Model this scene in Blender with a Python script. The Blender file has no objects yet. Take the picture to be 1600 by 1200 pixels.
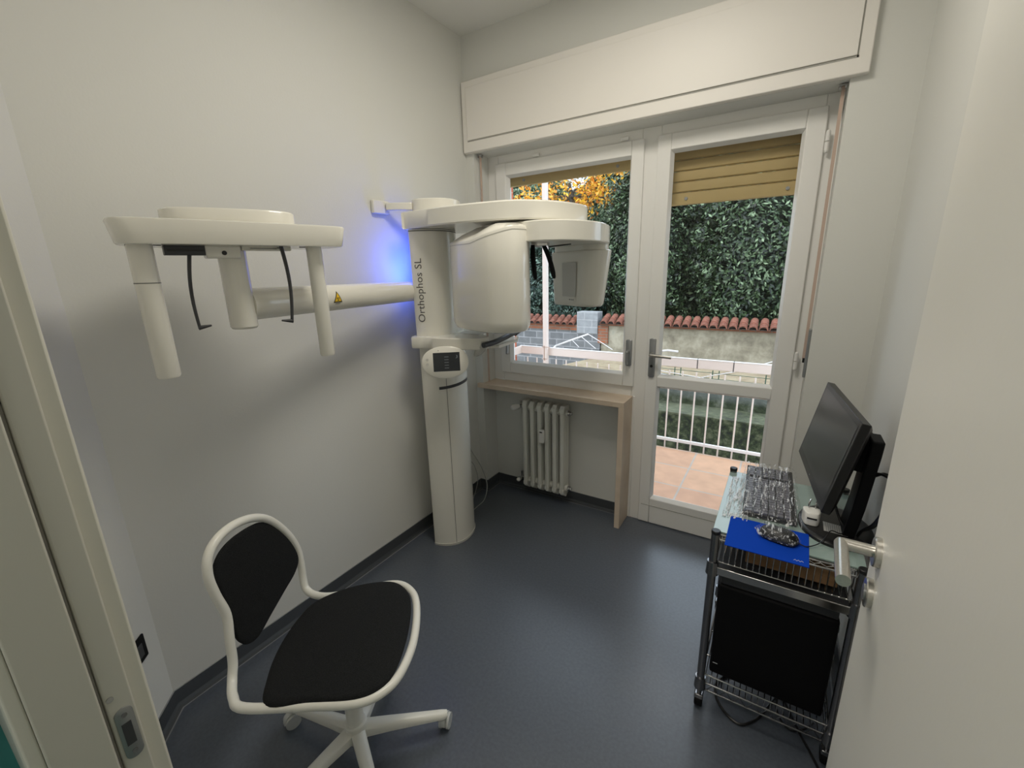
import bpy, bmesh, math, random
from mathutils import Vector, Matrix
random.seed(7)
PI = math.pi
scene = bpy.context.scene
COL = scene.collection
R = math.radians
cos, sin = math.cos, math.sin
WO = {}

# ---------------------------------------------------------------- materials
def mat(name, col, rough=.5, metal=0., noise=0., nscale=20., bump=0., bscale=200., spec=.5, coat=0., trans=0., alpha=1., emit=None, estr=0., col2=None, ior=1.45):
    m = bpy.data.materials.new(name); m.use_nodes = True
    nt = m.node_tree; b = nt.nodes['Principled BSDF']
    c = (col[0], col[1], col[2], 1)
    b.inputs['Base Color'].default_value = c
    b.inputs['Roughness'].default_value = rough
    b.inputs['Metallic'].default_value = metal
    b.inputs['Specular IOR Level'].default_value = spec
    b.inputs['Coat Weight'].default_value = coat
    b.inputs['Transmission Weight'].default_value = trans
    b.inputs['IOR'].default_value = ior
    b.inputs['Alpha'].default_value = alpha
    if emit:
        b.inputs['Emission Color'].default_value = (*emit, 1); b.inputs['Emission Strength'].default_value = estr
    tc = nt.nodes.new('ShaderNodeTexCoord')
    if noise > 0 or col2:
        n = nt.nodes.new('ShaderNodeTexNoise'); n.inputs['Scale'].default_value = nscale; n.inputs['Detail'].default_value = 6
        nt.links.new(tc.outputs['Object'], n.inputs['Vector'])
        r = nt.nodes.new('ShaderNodeValToRGB')
        if col2:
            a, d = col, col2
        else:
            a = [max(0, x*(1-noise)) for x in col]; d = [min(1, x*(1+noise)) for x in col]
        r.color_ramp.elements[0].position = .35; r.color_ramp.elements[1].position = .65
        r.color_ramp.elements[0].color = (*a, 1); r.color_ramp.elements[1].color = (*d, 1)
        nt.links.new(n.outputs['Fac'], r.inputs['Fac']); nt.links.new(r.outputs['Color'], b.inputs['Base Color'])
    if bump > 0:
        n2 = nt.nodes.new('ShaderNodeTexNoise'); n2.inputs['Scale'].default_value = bscale; n2.inputs['Detail'].default_value = 3
        nt.links.new(tc.outputs['Object'], n2.inputs['Vector'])
        bp = nt.nodes.new('ShaderNodeBump'); bp.inputs['Strength'].default_value = bump; bp.inputs['Distance'].default_value = .002
        nt.links.new(n2.outputs['Fac'], bp.inputs['Height']); nt.links.new(bp.outputs['Normal'], b.inputs['Normal'])
    return m

def glassmat(name, tint=(1, 1, 1), refl=.08):
    m = bpy.data.materials.new(name); m.use_nodes = True
    nt = m.node_tree; nt.nodes.clear()
    o = nt.nodes.new('ShaderNodeOutputMaterial'); mx = nt.nodes.new('ShaderNodeMixShader')
    t = nt.nodes.new('ShaderNodeBsdfTransparent'); g = nt.nodes.new('ShaderNodeBsdfGlossy')
    g.inputs['Roughness'].default_value = .02; t.inputs['Color'].default_value = (*tint, 1)
    f = nt.nodes.new('ShaderNodeFresnel'); f.inputs['IOR'].default_value = 1.25
    nt.links.new(f.outputs[0], mx.inputs[0]); nt.links.new(t.outputs[0], mx.inputs[1]); nt.links.new(g.outputs[0], mx.inputs[2])
    nt.links.new(mx.outputs[0], o.inputs[0])
    return m

def brickmat(name, c1, c2, mortar, scale, bw, bh, ms=.02, axes='xz', rough=.8, noise=.25, offset=.5, shift=(0, 0)):
    """brick / tile pattern from object coordinates, metres"""
    m = bpy.data.materials.new(name); m.use_nodes = True
    nt = m.node_tree; b = nt.nodes['Principled BSDF']; b.inputs['Roughness'].default_value = rough
    tc = nt.nodes.new('ShaderNodeTexCoord'); sp = nt.nodes.new('ShaderNodeSeparateXYZ'); cb = nt.nodes.new('ShaderNodeCombineXYZ')
    nt.links.new(tc.outputs['Object'], sp.inputs[0])
    nt.links.new(sp.outputs['XYZ'.index(axes[0].upper())], cb.inputs[0]); nt.links.new(sp.outputs['XYZ'.index(axes[1].upper())], cb.inputs[1])
    br = nt.nodes.new('ShaderNodeTexBrick')
    br.offset = offset
    br.inputs['Scale'].default_value = 1; br.inputs['Brick Width'].default_value = bw; br.inputs['Row Height'].default_value = bh
    br.inputs['Mortar Size'].default_value = ms; br.inputs['Color1'].default_value = (*c1, 1); br.inputs['Color2'].default_value = (*c2, 1)
    br.inputs['Mortar'].default_value = (*mortar, 1)
    ad = nt.nodes.new('ShaderNodeVectorMath'); ad.operation = 'ADD'; ad.inputs[1].default_value = (shift[0], shift[1], 0)
    nt.links.new(cb.outputs[0], ad.inputs[0]); nt.links.new(ad.outputs[0], br.inputs['Vector'])
    n = nt.nodes.new('ShaderNodeTexNoise'); n.inputs['Scale'].default_value = 9; n.inputs['Detail'].default_value = 8
    nt.links.new(tc.outputs['Object'], n.inputs['Vector'])
    mr = nt.nodes.new('ShaderNodeMapRange'); mr.inputs[3].default_value = 1-noise; mr.inputs[4].default_value = 1+noise
    nt.links.new(n.outputs['Fac'], mr.inputs[0])
    mx = nt.nodes.new('ShaderNodeMix'); mx.data_type = 'RGBA'; mx.blend_type = 'MULTIPLY'; mx.inputs[0].default_value = 1
    nt.links.new(br.outputs['Color'], mx.inputs[6]); nt.links.new(mr.outputs[0], mx.inputs[7]); nt.links.new(mx.outputs[2], b.inputs['Base Color'])
    bp = nt.nodes.new('ShaderNodeBump'); bp.inputs['Strength'].default_value = .4; bp.inputs['Distance'].default_value = .004; bp.invert = True
    nt.links.new(br.outputs['Fac'], bp.inputs['Height']); nt.links.new(bp.outputs['Normal'], b.inputs['Normal'])
    return m

def patchmat(name, stops, scale, rough=.9, detail=10, zgrad=None, bump=.6):
    """noise colour ramp; zgrad=(z0,z1,colour) blends to a colour with height"""
    m = bpy.data.materials.new(name); m.use_nodes = True
    nt = m.node_tree; b = nt.nodes['Principled BSDF']; b.inputs['Roughness'].default_value = rough
    tc = nt.nodes.new('ShaderNodeTexCoord'); n = nt.nodes.new('ShaderNodeTexNoise')
    n.inputs['Scale'].default_value = scale; n.inputs['Detail'].default_value = detail; n.inputs['Roughness'].default_value = .7
    nt.links.new(tc.outputs['Object'], n.inputs['Vector'])
    r = nt.nodes.new('ShaderNodeValToRGB')
    for i, (p, c) in enumerate(stops):
        e = r.color_ramp.elements[i] if i < 2 else r.color_ramp.elements.new(p)
        e.position = p; e.color = (*c, 1)
    nt.links.new(n.outputs['Fac'], r.inputs['Fac'])
    last = r.outputs['Color']
    if zgrad:
        sp = nt.nodes.new('ShaderNodeSeparateXYZ'); nt.links.new(tc.outputs['Object'], sp.inputs[0])
        mr = nt.nodes.new('ShaderNodeMapRange'); mr.inputs[4].default_value = .55; mr.inputs[1].default_value = zgrad[0]; mr.inputs[2].default_value = zgrad[1]
        n3 = nt.nodes.new('ShaderNodeTexNoise'); n3.inputs['Scale'].default_value = 3; n3.inputs['Detail'].default_value = 5
        nt.links.new(tc.outputs['Object'], n3.inputs['Vector'])
        ad = nt.nodes.new('ShaderNodeMath'); ad.operation = 'MULTIPLY_ADD'; ad.inputs[1].default_value = (zgrad[1]-zgrad[0])*1.6
        ad.inputs[2].default_value = -(zgrad[1]-zgrad[0])*.8
        nt.links.new(n3.outputs['Fac'], ad.inputs[0])
        a2 = nt.nodes.new('ShaderNodeMath'); a2.operation = 'ADD'
        nt.links.new(ad.outputs[0], a2.inputs[0]); nt.links.new(sp.outputs[2], a2.inputs[1]); nt.links.new(a2.outputs[0], mr.inputs[0])
        mx = nt.nodes.new('ShaderNodeMix'); mx.data_type = 'RGBA'
        nt.links.new(mr.outputs[0], mx.inputs[0]); nt.links.new(last, mx.inputs[6]); mx.inputs[7].default_value = (*zgrad[2], 1)
        last = mx.outputs[2]
    nt.links.new(last, b.inputs['Base Color'])
    bp = nt.nodes.new('ShaderNodeBump'); bp.inputs['Strength'].default_value = bump; bp.inputs['Distance'].default_value = .02
    nt.links.new(n.outputs['Fac'], bp.inputs['Height']); nt.links.new(bp.outputs['Normal'], b.inputs['Normal'])
    return m

def leafmat(name, cols):
    m = bpy.data.materials.new(name); m.use_nodes = True
    nt = m.node_tree; b = nt.nodes['Principled BSDF']; b.inputs['Roughness'].default_value = .45
    g = nt.nodes.new('ShaderNodeNewGeometry'); r = nt.nodes.new('ShaderNodeValToRGB')
    for i, c in enumerate(cols):
        p = i/(len(cols)-1)
        e = r.color_ramp.elements[i] if i < 2 else r.color_ramp.elements.new(p)
        e.position = p; e.color = (*c, 1)
    nt.links.new(g.outputs['Random Per Island'], r.inputs['Fac']); nt.links.new(r.outputs['Color'], b.inputs['Base Color'])
    return m

M = dict(
    wall=mat('wall_paint', (.70, .70, .67), .7, bump=.15, bscale=120),
    ceil=mat('ceiling_paint', (.72, .72, .70), .8),
    floor=mat('vinyl_floor', (.082, .096, .120), .32, noise=.10, nscale=90, bump=.10, bscale=260, spec=.95),
    base=mat('vinyl_skirting', (.060, .066, .074), .45),
    weld=mat('skirting_weld', (.25, .26, .27), .5),
    white=mat('lacquer_white', (.83, .82, .78), .3),
    frame=mat('window_frame_white', (.84, .83, .81), .28),
    box=mat('shutter_box_white', (.82, .79, .75), .45),
    groove=mat('groove_shadow', (.38, .37, .34), .8),
    leaf=mat('door_leaf_laminate', (.78, .77, .72), .45, bump=.1, bscale=90),
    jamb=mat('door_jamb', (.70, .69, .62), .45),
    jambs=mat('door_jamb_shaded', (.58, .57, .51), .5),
    steel=mat('brushed_steel', (.62, .60, .56), .28, metal=1, noise=.05, nscale=300),
    chrome=mat('chrome', (.55, .55, .55), .15, metal=1),
    dchrome=mat('dark_chrome', (.26, .26, .27), .25, metal=1),
    grey=mat('grey_handle', (.33, .34, .35), .35, metal=.6),
    strike=mat('strike_grey', (.30, .31, .31), .4, metal=.5),
    machine=mat('machine_white', (.80, .78, .71), .22, coat=.3),
    machine2=mat('machine_panel_grey', (.55, .54, .50), .25, coat=.3),
    mgroove=mat('machine_seam', (.16, .16, .15), .6),
    black=mat('black_plastic', (.012, .012, .013), .35),
    blackm=mat('black_matte', (.005, .005, .006), .6, spec=.2),
    dgrey=mat('dark_grey_plastic', (.045, .047, .052), .4),
    screen=mat('dark_screen', (.012, .013, .014), .28, spec=.4),
    display=mat('touch_display', (.035, .038, .042), .12, noise=.1, nscale=5),
    ink=mat('dark_lettering', (.10, .095, .09), .5),
    inkw=mat('pale_lettering', (.55, .58, .62), .5),
    yellow=mat('warning_yellow', (.85, .55, .03), .4),
    fabric=mat('black_wool_fabric', (.016, .017, .018), .95, noise=.3, nscale=400, bump=.5, bscale=700, spec=.2),
    chairw=mat('chair_white_steel', (.85, .84, .78), .3),
    casterw=mat('caster_clear_plastic', (.62, .63, .61), .25),
    wood=mat('pale_ash_wood', (.62, .50, .39), .5, col2=(.72, .60, .48), nscale=7),
    rad=mat('radiator_enamel', (.74, .74, .69), .35),
    shutter=mat('shutter_slat_tan', (.50, .38, .17), .55, noise=.05, nscale=6),
    strap=mat('strap_webbing', (.55, .42, .35), .8),
    blue=mat('mouse_pad_blue', (.004, .050, .42), .9, bump=.1, bscale=600, spec=.1),
    frost=mat('greenish_glass', (.29, .38, .355), .12, noise=.08, nscale=3, coat=.5),
    film=None,
    card=mat('cardboard', (.26, .15, .075), .8, noise=.2, nscale=12),
    paper=mat('printed_paper', (.62, .62, .60), .7),
    teal=mat('teal_floor', (.03, .20, .19), .5, noise=.2, nscale=2),
    glass=glassmat('window_glass'),
    rail=mat('railing_white', (.80, .70, .64), .45),
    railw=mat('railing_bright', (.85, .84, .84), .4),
    cableg=mat('cable_grey', (.35, .36, .35), .5),
    green=mat('green_wire', (.03, .08, .05), .5),
)
M['tiles'] = brickmat('terracotta_balcony_tiles', (.55, .31, .19), (.61, .36, .22), (.44, .37, .31), 1, .33, .33, .007, 'yx', .45, .25, 0, (-.02, .10))
M['block'] = brickmat('concrete_blocks', (.14, .145, .15), (.19, .195, .20), (.30, .30, .31), 1, .30, .135, .01, 'xz', .9, .35)
M['block2'] = brickmat('pillar_blocks', (.27, .28, .29), (.32, .33, .34), (.40, .40, .41), 1, .30, .135, .008, 'xz', .9, .35)
M['brick'] = brickmat('red_bricks', (.33, .11, .05), (.26, .10, .055), (.22, .17, .13), 1, .22, .055, .008, 'xz', .9, .35)
M['pillar'] = brickmat('balcony_brick_pillar', (.50, .13, .06), (.46, .12, .06), (.55, .30, .20), 1, .24, .075, .004, 'yz', .8, .2)
M['plaster'] = patchmat('weathered_plaster', [(.30, (.14, .12, .09)), (.48, (.30, .27, .20)), (.62, (.44, .40, .31)), (.75, (.32, .33, .27))], 3.2)
M['moss'] = patchmat('mossy_stone', [(.38, (.008, .010, .006)), (.5, (.030, .042, .014)), (.62, (.10, .11, .06))], 17, detail=14, zgrad=(.055, .10, (.26, .27, .18)), bump=1)
M['moss2'] = patchmat('grey_green_stone', [(.36, (.02, .028, .012)), (.5, (.055, .07, .035)), (.64, (.15, .16, .12))], 12, detail=14, zgrad=(.13, .19, (.17, .185, .185)), bump=1)
M['sand'] = patchmat('sandy_soil', [(.3, (.16, .11, .06)), (.5, (.32, .25, .16)), (.7, (.40, .34, .22))], 6, detail=12)
M['rooft'] = mat('terracotta_roof_tile', (.11, .040, .026), .85, col2=(.26, .10, .065), nscale=16)
M['roofd'] = mat('tile_hollow_mortar', (.07, .05, .04), .9, noise=.4, nscale=20)
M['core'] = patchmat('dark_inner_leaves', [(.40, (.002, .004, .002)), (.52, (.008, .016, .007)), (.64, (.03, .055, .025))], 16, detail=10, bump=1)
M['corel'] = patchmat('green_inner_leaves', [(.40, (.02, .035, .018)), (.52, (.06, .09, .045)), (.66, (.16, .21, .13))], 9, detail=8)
M['bark'] = mat('dark_bark', (.05, .04, .03), .9, noise=.4, nscale=14)
M['leafd'] = leafmat('dark_evergreen_leaves', [(.004, .008, .003), (.009, .020, .006), (.022, .043, .014), (.055, .10, .035), (.24, .32, .18)])  # palest stop paints highlights on random leaves, darkest stops paint depth
M['leafl'] = leafmat('grey_green_leaves', [(.03, .07, .03), (.08, .15, .07), (.19, .27, .16), (.35, .42, .30)])
M['leafy'] = leafmat('autumn_leaves', [(.75, .38, .02), (.85, .50, .03), (.80, .26, .03), (.80, .56, .10)])
M['leafs'] = leafmat('bluish_shrub_leaves', [(.008, .022, .014), (.022, .05, .035), (.045, .085, .06), (.16, .24, .18)])

def filmmat(nm='crinkled_plastic_film', lo=.54, hi=.64):
    m = bpy.data.materials.new(nm); m.use_nodes = True
    nt = m.node_tree; b = nt.nodes['Principled BSDF']
    b.inputs['Base Color'].default_value = (.75, .77, .80, 1); b.inputs['Roughness'].default_value = .12
    b.inputs['Specular IOR Level'].default_value = 1.0
    tc = nt.nodes.new('ShaderNodeTexCoord'); n = nt.nodes.new('ShaderNodeTexNoise'); n.inputs['Scale'].default_value = 95; n.inputs['Detail'].default_value = 4
    n.inputs['Distortion'].default_value = 1.5
    mp_ = nt.nodes.new('ShaderNodeMapping'); mp_.inputs['Scale'].default_value = (1.2, .11, 1)
    nt.links.new(tc.outputs['Object'], mp_.inputs['Vector']); nt.links.new(mp_.outputs[0], n.inputs['Vector'])
    r = nt.nodes.new('ShaderNodeValToRGB'); r.color_ramp.elements[0].position = lo; r.color_ramp.elements[1].position = hi
    r.color_ramp.elements[0].color = (.04, .04, .04, 1); r.color_ramp.elements[1].color = (.85, .85, .85, 1)  # opaque pale streaks paint the film's highlights into its alpha
    nt.links.new(n.outputs['Fac'], r.inputs['Fac']); nt.links.new(r.outputs['Color'], b.inputs['Alpha'])
    bp = nt.nodes.new('ShaderNodeBump'); bp.inputs['Strength'].default_value = 1; bp.inputs['Distance'].default_value = .006
    nt.links.new(n.outputs['Fac'], bp.inputs['Height']); nt.links.new(bp.outputs['Normal'], b.inputs['Normal'])
    return m
M['film'] = filmmat()
M['film2'] = filmmat('sparkling_plastic_sheet', .45, .58)  # denser painted glints for the sheet's sparkle
M['keys'] = mat('keycaps', (.12, .12, .145), .3)

# ---------------------------------------------------------------- mesh builder
class MB:
    def __init__(s): s.v = []; s.f = []
    def add(s, vs, fs):
        o = len(s.v); s.v += [tuple(x) for x in vs]; s.f += [tuple(i+o for i in f) for f in fs]; return s
    def box(s, x0, x1, y0, y1, z0, z1):
        return s.add([(x0,y0,z0),(x1,y0,z0),(x1,y1,z0),(x0,y1,z0),(x0,y0,z1),(x1,y0,z1),(x1,y1,z1),(x0,y1,z1)],
                     [(0,3,2,1),(4,5,6,7),(0,1,5,4),(1,2,6,5),(2,3,7,6),(3,0,4,7)])
    def obox(s, c, ax, ay, az, hx, hy, hz):
        c = Vector(c); ax, ay, az = Vector(ax).normalized(), Vector(ay).normalized(), Vector(az).normalized()
        vs = [c+ax*hx*i+ay*hy*j+az*hz*k for k in (-1,1) for (i,j) in ((-1,-1),(1,-1),(1,1),(-1,1))]
        return s.add(vs, [(0,3,2,1),(4,5,6,7),(0,1,5,4),(1,2,6,5),(2,3,7,6),(3,0,4,7)])
    def loft(s, rings, caps=True):
        n = len(rings[0]); vs = [p for r in rings for p in r]; fs = []
        for k in range(len(rings)-1):
            for i in range(n):
                j = (i+1) % n; fs.append((k*n+i, k*n+j, (k+1)*n+j, (k+1)*n+i))
        if caps:
            fs.append(tuple(range(n-1, -1, -1))); fs.append(tuple(range((len(rings)-1)*n, len(rings)*n)))
        return s.add(vs, fs)
    def prism(s, poly, z0, z1, T=None, inset=0.):
        rings = []
        cx = sum(p[0] for p in poly)/len(poly); cy = sum(p[1] for p in poly)/len(poly)
        def ins(d): 
            out = []
            for p in poly:
                l = math.hypot(p[0]-cx, p[1]-cy); k = (l-d)/l if l > 1e-6 else 1
                out.append((cx+(p[0]-cx)*k, cy+(p[1]-cy)*k))
            return out
        lev = [(z0, inset), (z0+inset, 0), (z1-inset, 0), (z1, inset)] if inset else [(z0, 0), (z1, 0)]
        for z, d in lev:
            rings.append([(T(p[0], p[1], z) if T else (p[0], p[1], z)) for p in ins(d)])
        return s.loft(rings)
    def tube(s, path, r, n=12, closed=False, caps=True):
        path = [Vector(p) for p in path]; m = len(path)
        rr = r if isinstance(r, (list, tuple)) else [r]*m
        rings = []; up = None; frames = []
        for i, p in enumerate(path):
            if closed: t = path[(i+1) % m]-path[i-1]
            else: t = path[min(i+1, m-1)]-path[max(i-1, 0)]
            t.normalize()
            if up is None:
                up = Vector((0,0,1)) if abs(t.z) < .9 else Vector((1,0,0))
            u = (up-t*up.dot(t)).normalized(); up = u; frames.append((u, t))
        tw = 0
        if closed:
            u0, t0 = frames[0]; ue = (up-t0*up.dot(t0)).normalized(); tw = math.atan2(t0.dot(ue.cross(u0)), ue.dot(u0))
        for i, p in enumerate(path):
            u, t = frames[i]; w = t.cross(u); a0 = tw*i/m
            rings.append([p+(u*cos(2*PI*k/n+a0)+w*sin(2*PI*k/n+a0))*rr[i] for k in range(n)])
        vs = [q for g in rings for q in g]; fs = []
        for a in range(m if closed else m-1):
            b = (a+1) % m
            for k in range(n):
                l = (k+1) % n; fs.append((a*n+k, a*n+l, b*n+l, b*n+k))
        if caps and not closed:
            fs.append(tuple(range(n-1,-1,-1))); fs.append(tuple(range((m-1)*n, m*n)))
        return s.add(vs, fs)
    def cyl(s, p0, p1, r, n=20, r1=None):
        return s.tube([p0, p1], [r, r if r1 is None else r1], n)
    def ball(s, c, rx, ry=None, rz=None, n=14):
        ry = ry or rx; rz = rz or rx; rings = []
        for i in range(1, n):
            a = PI*i/n; rings.append([(c[0]+rx*sin(a)*cos(2*PI*k/n*1.), c[1]+ry*sin(a)*sin(2*PI*k/n), c[2]-rz*cos(a)) for k in range(n)])
        return s.loft(rings)
    def build(s, name, m, parent=None, bevel=0., smooth=True, ang=35, seg=2, loc=None):
        me = bpy.data.meshes.new(name)
        o = Vector(WO.get(parent.name, (0,0,0))) if parent else Vector(loc or (0,0,0))
        me.from_pydata([tuple(Vector(v)-o) for v in s.v], [], s.f); me.update()
        bm = bmesh.new(); bm.from_mesh(me); bmesh.ops.recalc_face_normals(bm, faces=bm.faces); bm.to_mesh(me); bm.free()
        if m: me.materials.append(m)
        if smooth:
            me.polygons.foreach_set('use_smooth', [True]*len(me.polygons))
            try: me.set_sharp_from_angle(angle=R(ang))
            except Exception: pass
        ob = bpy.data.objects.new(name, me); COL.objects.link(ob)
        if parent: ob.parent = parent
        elif loc: ob.location = loc
        WO[ob.name] = tuple(o)
        if bevel:
            md = ob.modifiers.new('bevel', 'BEVEL'); md.width = bevel; md.segments = seg; md.limit_method = 'ANGLE'; md.angle_limit = R(40)
        return ob

def thing(name, label, cat, loc, group=None):
    o = bpy.data.objects.new(name, None); COL.objects.link(o); o.location = loc; o.empty_display_size = .1
    o['label'] = label; o['category'] = cat
    if group: o['group'] = group
    WO[o.name] = tuple(loc)
    return o
def tag(o, label, cat, group=None):
    o['label'] = label; o['category'] = cat
    if group: o['group'] = group
    return o
def struct(o, kind='structure'):
    o['kind'] = kind; return o
def sroot(name, loc):
    o = bpy.data.objects.new(name, None); COL.objects.link(o); o.location = loc; o['kind'] = 'structure'; WO[o.name] = tuple(loc); o.empty_display_size = .1
    return o
def catmull(pts, n=8, closed=True):
    out = []; m = len(pts); P = [Vector(p) for p in pts]
    for i in range(m if closed else m-1):
        if closed: a, b, c, d = P[i-1], P[i], P[(i+1) % m], P[(i+2) % m]
        else: a, b, c, d = P[max(i-1, 0)], P[i], P[i+1], P[min(i+2, m-1)]
        for k in range(n):
            t = k/n
            out.append(.5*((2*b)+(c-a)*t+(2*a-5*b+4*c-d)*t*t+(-a+3*b-3*c+d)*t**3))
    if not closed: out.append(P[-1])
    return out
def fillet(pts, r, n=5):
    """open path with rounded corners"""
    P = [Vector(p) for p in pts]; out = [P[0]]
    for i in range(1, len(P)-1):
        a, b, c = P[i-1], P[i], P[i+1]; u = (a-b).normalized(); w = (c-b).normalized()
        q = min(r, (a-b).length*.45, (c-b).length*.45)
        for k in range(n+1):
            t = k/n; out.append((b+u*q)*(1-t)**2+b*2*t*(1-t)+(b+w*q)*t*t)
    out.append(P[-1]); return out
def text_mesh(body, size):
    cu = bpy.data.curves.new('lettering', 'FONT'); cu.body = body; cu.size = size; cu.extrude = 0; cu.resolution_u = 3
    ob = bpy.data.objects.new('lettering', cu); COL.objects.link(ob)
    bpy.context.view_layer.update()
    dg = bpy.context.evaluated_depsgraph_get()
    me = bpy.data.meshes.new_from_object(ob.evaluated_get(dg))
    vs = [tuple(v.co) for v in me.vertices]; fs = [tuple(p.vertices) for p in me.polygons]
    bpy.data.objects.remove(ob); bpy.data.meshes.remove(me)
    return vs, fs

# ================================================================ ROOM
W, H = 2.03, 2.762
YD = -2.154            # inner face of the doorway wall
XP1, XP2, D = .057, 1.817, .142
ZB = 2.1636            # underside of the shutter box / lintel
ZS = .779
# floor / ceiling
fl = MB(); fl.box(0, W, -2.239, .142, -.1, 0); struct(fl.build('floor', M['floor'], smooth=False))
ce = MB(); ce.box(-1.6, W+1.2, -3.8, .142, H, H+.1); struct(ce.build('ceiling', M['ceil'], smooth=False))
wl = MB(); wl.box(-.12, 0, -1.884, .5, 0, H); struct(wl.build('wall_left', M['wall'], smooth=False))
dw = MB(); dw.prism([(0, -1.884), (.27, YD), (.27, YD-.085), (-.12, YD-.085), (-.12, -1.884)], 0, H); struct(dw.build('wall_diagonal', M['wall'], smooth=False))
dd = MB(); dd.box(.27, 1.07, YD-.085, YD, 0, H); dd.box(1.07, 1.92, YD-.085, YD, 2.12, H); dd.box(1.92, W+.1, YD-.085, YD, 0, H)
struct(dd.build('wall_doorway', M['wall'], smooth=False))
wr = MB(); wr.box(W, W+.1, -2.15, .5, 0, H); struct(wr.build('wall_right', M['wall'], smooth=False))
ww = MB()
ww.box(0, XP1, 0, .30, 0, H); ww.box(XP2, W, 0, .45, 0, H); ww.box(XP1, XP2, 0, .30, ZB+.03, H)
ww.box(XP1, XP1+.968, D, .30, 0, ZS-.03)            # wall under the window
ww.box(XP1, XP2, 0, .14, ZB, ZB+.03)
struct(ww.build('wall_window', M['wall'], smooth=False))
# corridor shell
co = MB(); co.box(-1.6, 3.2, -3.9, -3.8, 0, H); struct(co.build('wall_corridor', M['wall'], smooth=False))
co = MB(); co.box(-1.7, -1.6, -3.8, -2.25, 0, H); co.box(-1.6, -.12, -2.239, -2.16, 0, H); struct(co.build('wall_corridor_left', M['wall'], smooth=False))
co = MB(); co.box(3.2, 3.3, -3.8, -2.25, 0, H); co.box(W+.1, 3.2, -2.239, -2.16, 0, H); struct(co.build('wall_corridor_right', M['wall'], smooth=False))
co = MB(); co.box(-1.6, 3.2, -3.8, -2.239, -.1, 0); struct(co.build('floor_corridor', M['teal'], smooth=False))

# skirting with weld line
def skirting(name, pts, h=.071):
    """pts: room-side polyline on plan; offset inwards (to the left of travel)"""
    mb = MB(); wd = MB()
    P = [Vector((*p, 0)) for p in pts]
    def off(d):
        out = []
        for i, p in enumerate(P):
            ns = []
            if i > 0: t = (P[i]-P[i-1]).normalized(); ns.append(Vector((-t.y, t.x, 0)))
            if i < len(P)-1: t = (P[i+1]-P[i]).normalized(); ns.append(Vector((-t.y, t.x, 0)))
            n = sum(ns, Vector())/len(ns); n = n/n.length_squared if n.length > 0 else n
            out.append(p+n*d)
        return out
    prof = [(0, h), (.004, h), (.005, .016), (.010, .005), (.022, .0012)]
    L = [[q+Vector((0,0,z)) for q in off(d)] for d, z in prof]
    n = len(P)
    for k in range(len(L)-1):
        mb.add(L[k]+L[k+1], [(i, i+1, n+i+1, n+i) for i in range(n-1)])
    o = struct(mb.build(name, M['base'], smooth=True, ang=50))
    a, b = off(.021), off(.026)
    wd.add([q+Vector((0,0,.0016)) for q in a]+[q+Vector((0,0,.0016)) for q in b], [(i, i+1, n+i+1, n+i) for i in range(n-1)])
    c, d2 = off(.0), off(.0055)
    wd.add([q+Vector((0,0,h+.0004)) for q in c]+[q+Vector((0,0,h+.0004)) for q in d2], [(i, i+1, n+i+1, n+i) for i in range(n-1)])
    wd.build('weld_line', M['weld'], o, smooth=False)
skirting('baseboard_left', [(.27, YD), (0, -1.884), (0, 0), (XP1, 0), (XP1, D), (.985, D)][::-1])
skirting('baseboard_doorway', [(.27, YD), (1.05, YD)][::-1] if False else [(1.05, YD), (.27, YD)])
skirting('baseboard_right', [(1.817, .0), (W, 0), (W, -2.15)][::-1])

# ---------------- fixed frame, window_1 and balcony door
FX = [.057, .122, 1.018, 1.084, 1.767, 1.817]
fr = MB()
yf0, yf1 = D, D+.07
fr.box(XP1, .135, yf0, yf1, ZS, ZB+.02); fr.box(1.005, 1.097, yf0, yf1, 0, ZB+.02); fr.box(1.757, XP2, yf0, yf1, 0, ZB+.02)
fr.box(.135, 1.005, yf0, yf1, 2.10, ZB+.02); fr.box(1.097, 1.757, yf0, yf1, 2.10, ZB+.02); fr.box(.135, 1.005, yf0, yf1, ZS-.02, .85)
fr.box(1.0, 1.03, yf0-.004, yf1, 0, ZS); fr.box(1.097, 1.757, yf0+.01, yf1+.02, 0, .02)
win = sroot('window_1', (.57, D, ZS))
fr.build('window_frame', M['frame'], win, bevel=.003)
def sash(x0, x1, z0, z1, holes, y0, y1, name, parent):
    """frame with rectangular glass holes stacked vertically; inner bead sloped"""
    mb = MB(); gx0, gx1 = holes[0][0], holes[0][1]
    mb.box(x0, gx0, y0, y1, z0, z1); mb.box(gx1, x1, y0, y1, z0, z1)
    zz = [z0]+[v for h in holes for v in (h[2], h[3])]+[z1]
    for i in range(0, len(zz), 2): mb.box(gx0, gx1, y0, y1, zz[i], zz[i+1])
    o = mb.build(name, M['frame'], parent, bevel=.004)
    bd = MB()
    for h in holes:
        a, b, c, d = h; w = .012
        outer = [(a, y0+.003, c), (b, y0+.003, c), (b, y0+.003, d), (a, y0+.003, d)]
        inner = [(a+w, y0+.03, c+w), (b-w, y0+.03, c+w), (b-w, y0+.03, d-w), (a+w, y0+.03, d-w)]
        bd.add(outer+inner, [(i, (i+1) % 4, 4+(i+1) % 4, 4+i) for i in range(4)])
    bd.build('glazing_bead', M['frame'], o, smooth=False)
    for h in holes:
        g = MB(); g.box(h[0]+.002, h[1]-.002, y0+.03, y0+.034, h[2]+.002, h[3]-.002); g.build('glass_pane', M['glass'], o, smooth=False)
    return o
ws = sash(.122, 1.018, .837, 2.116, [(.195, .955, .905, 2.046)], D-.018, D+.04, 'window_sash', win)
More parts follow.
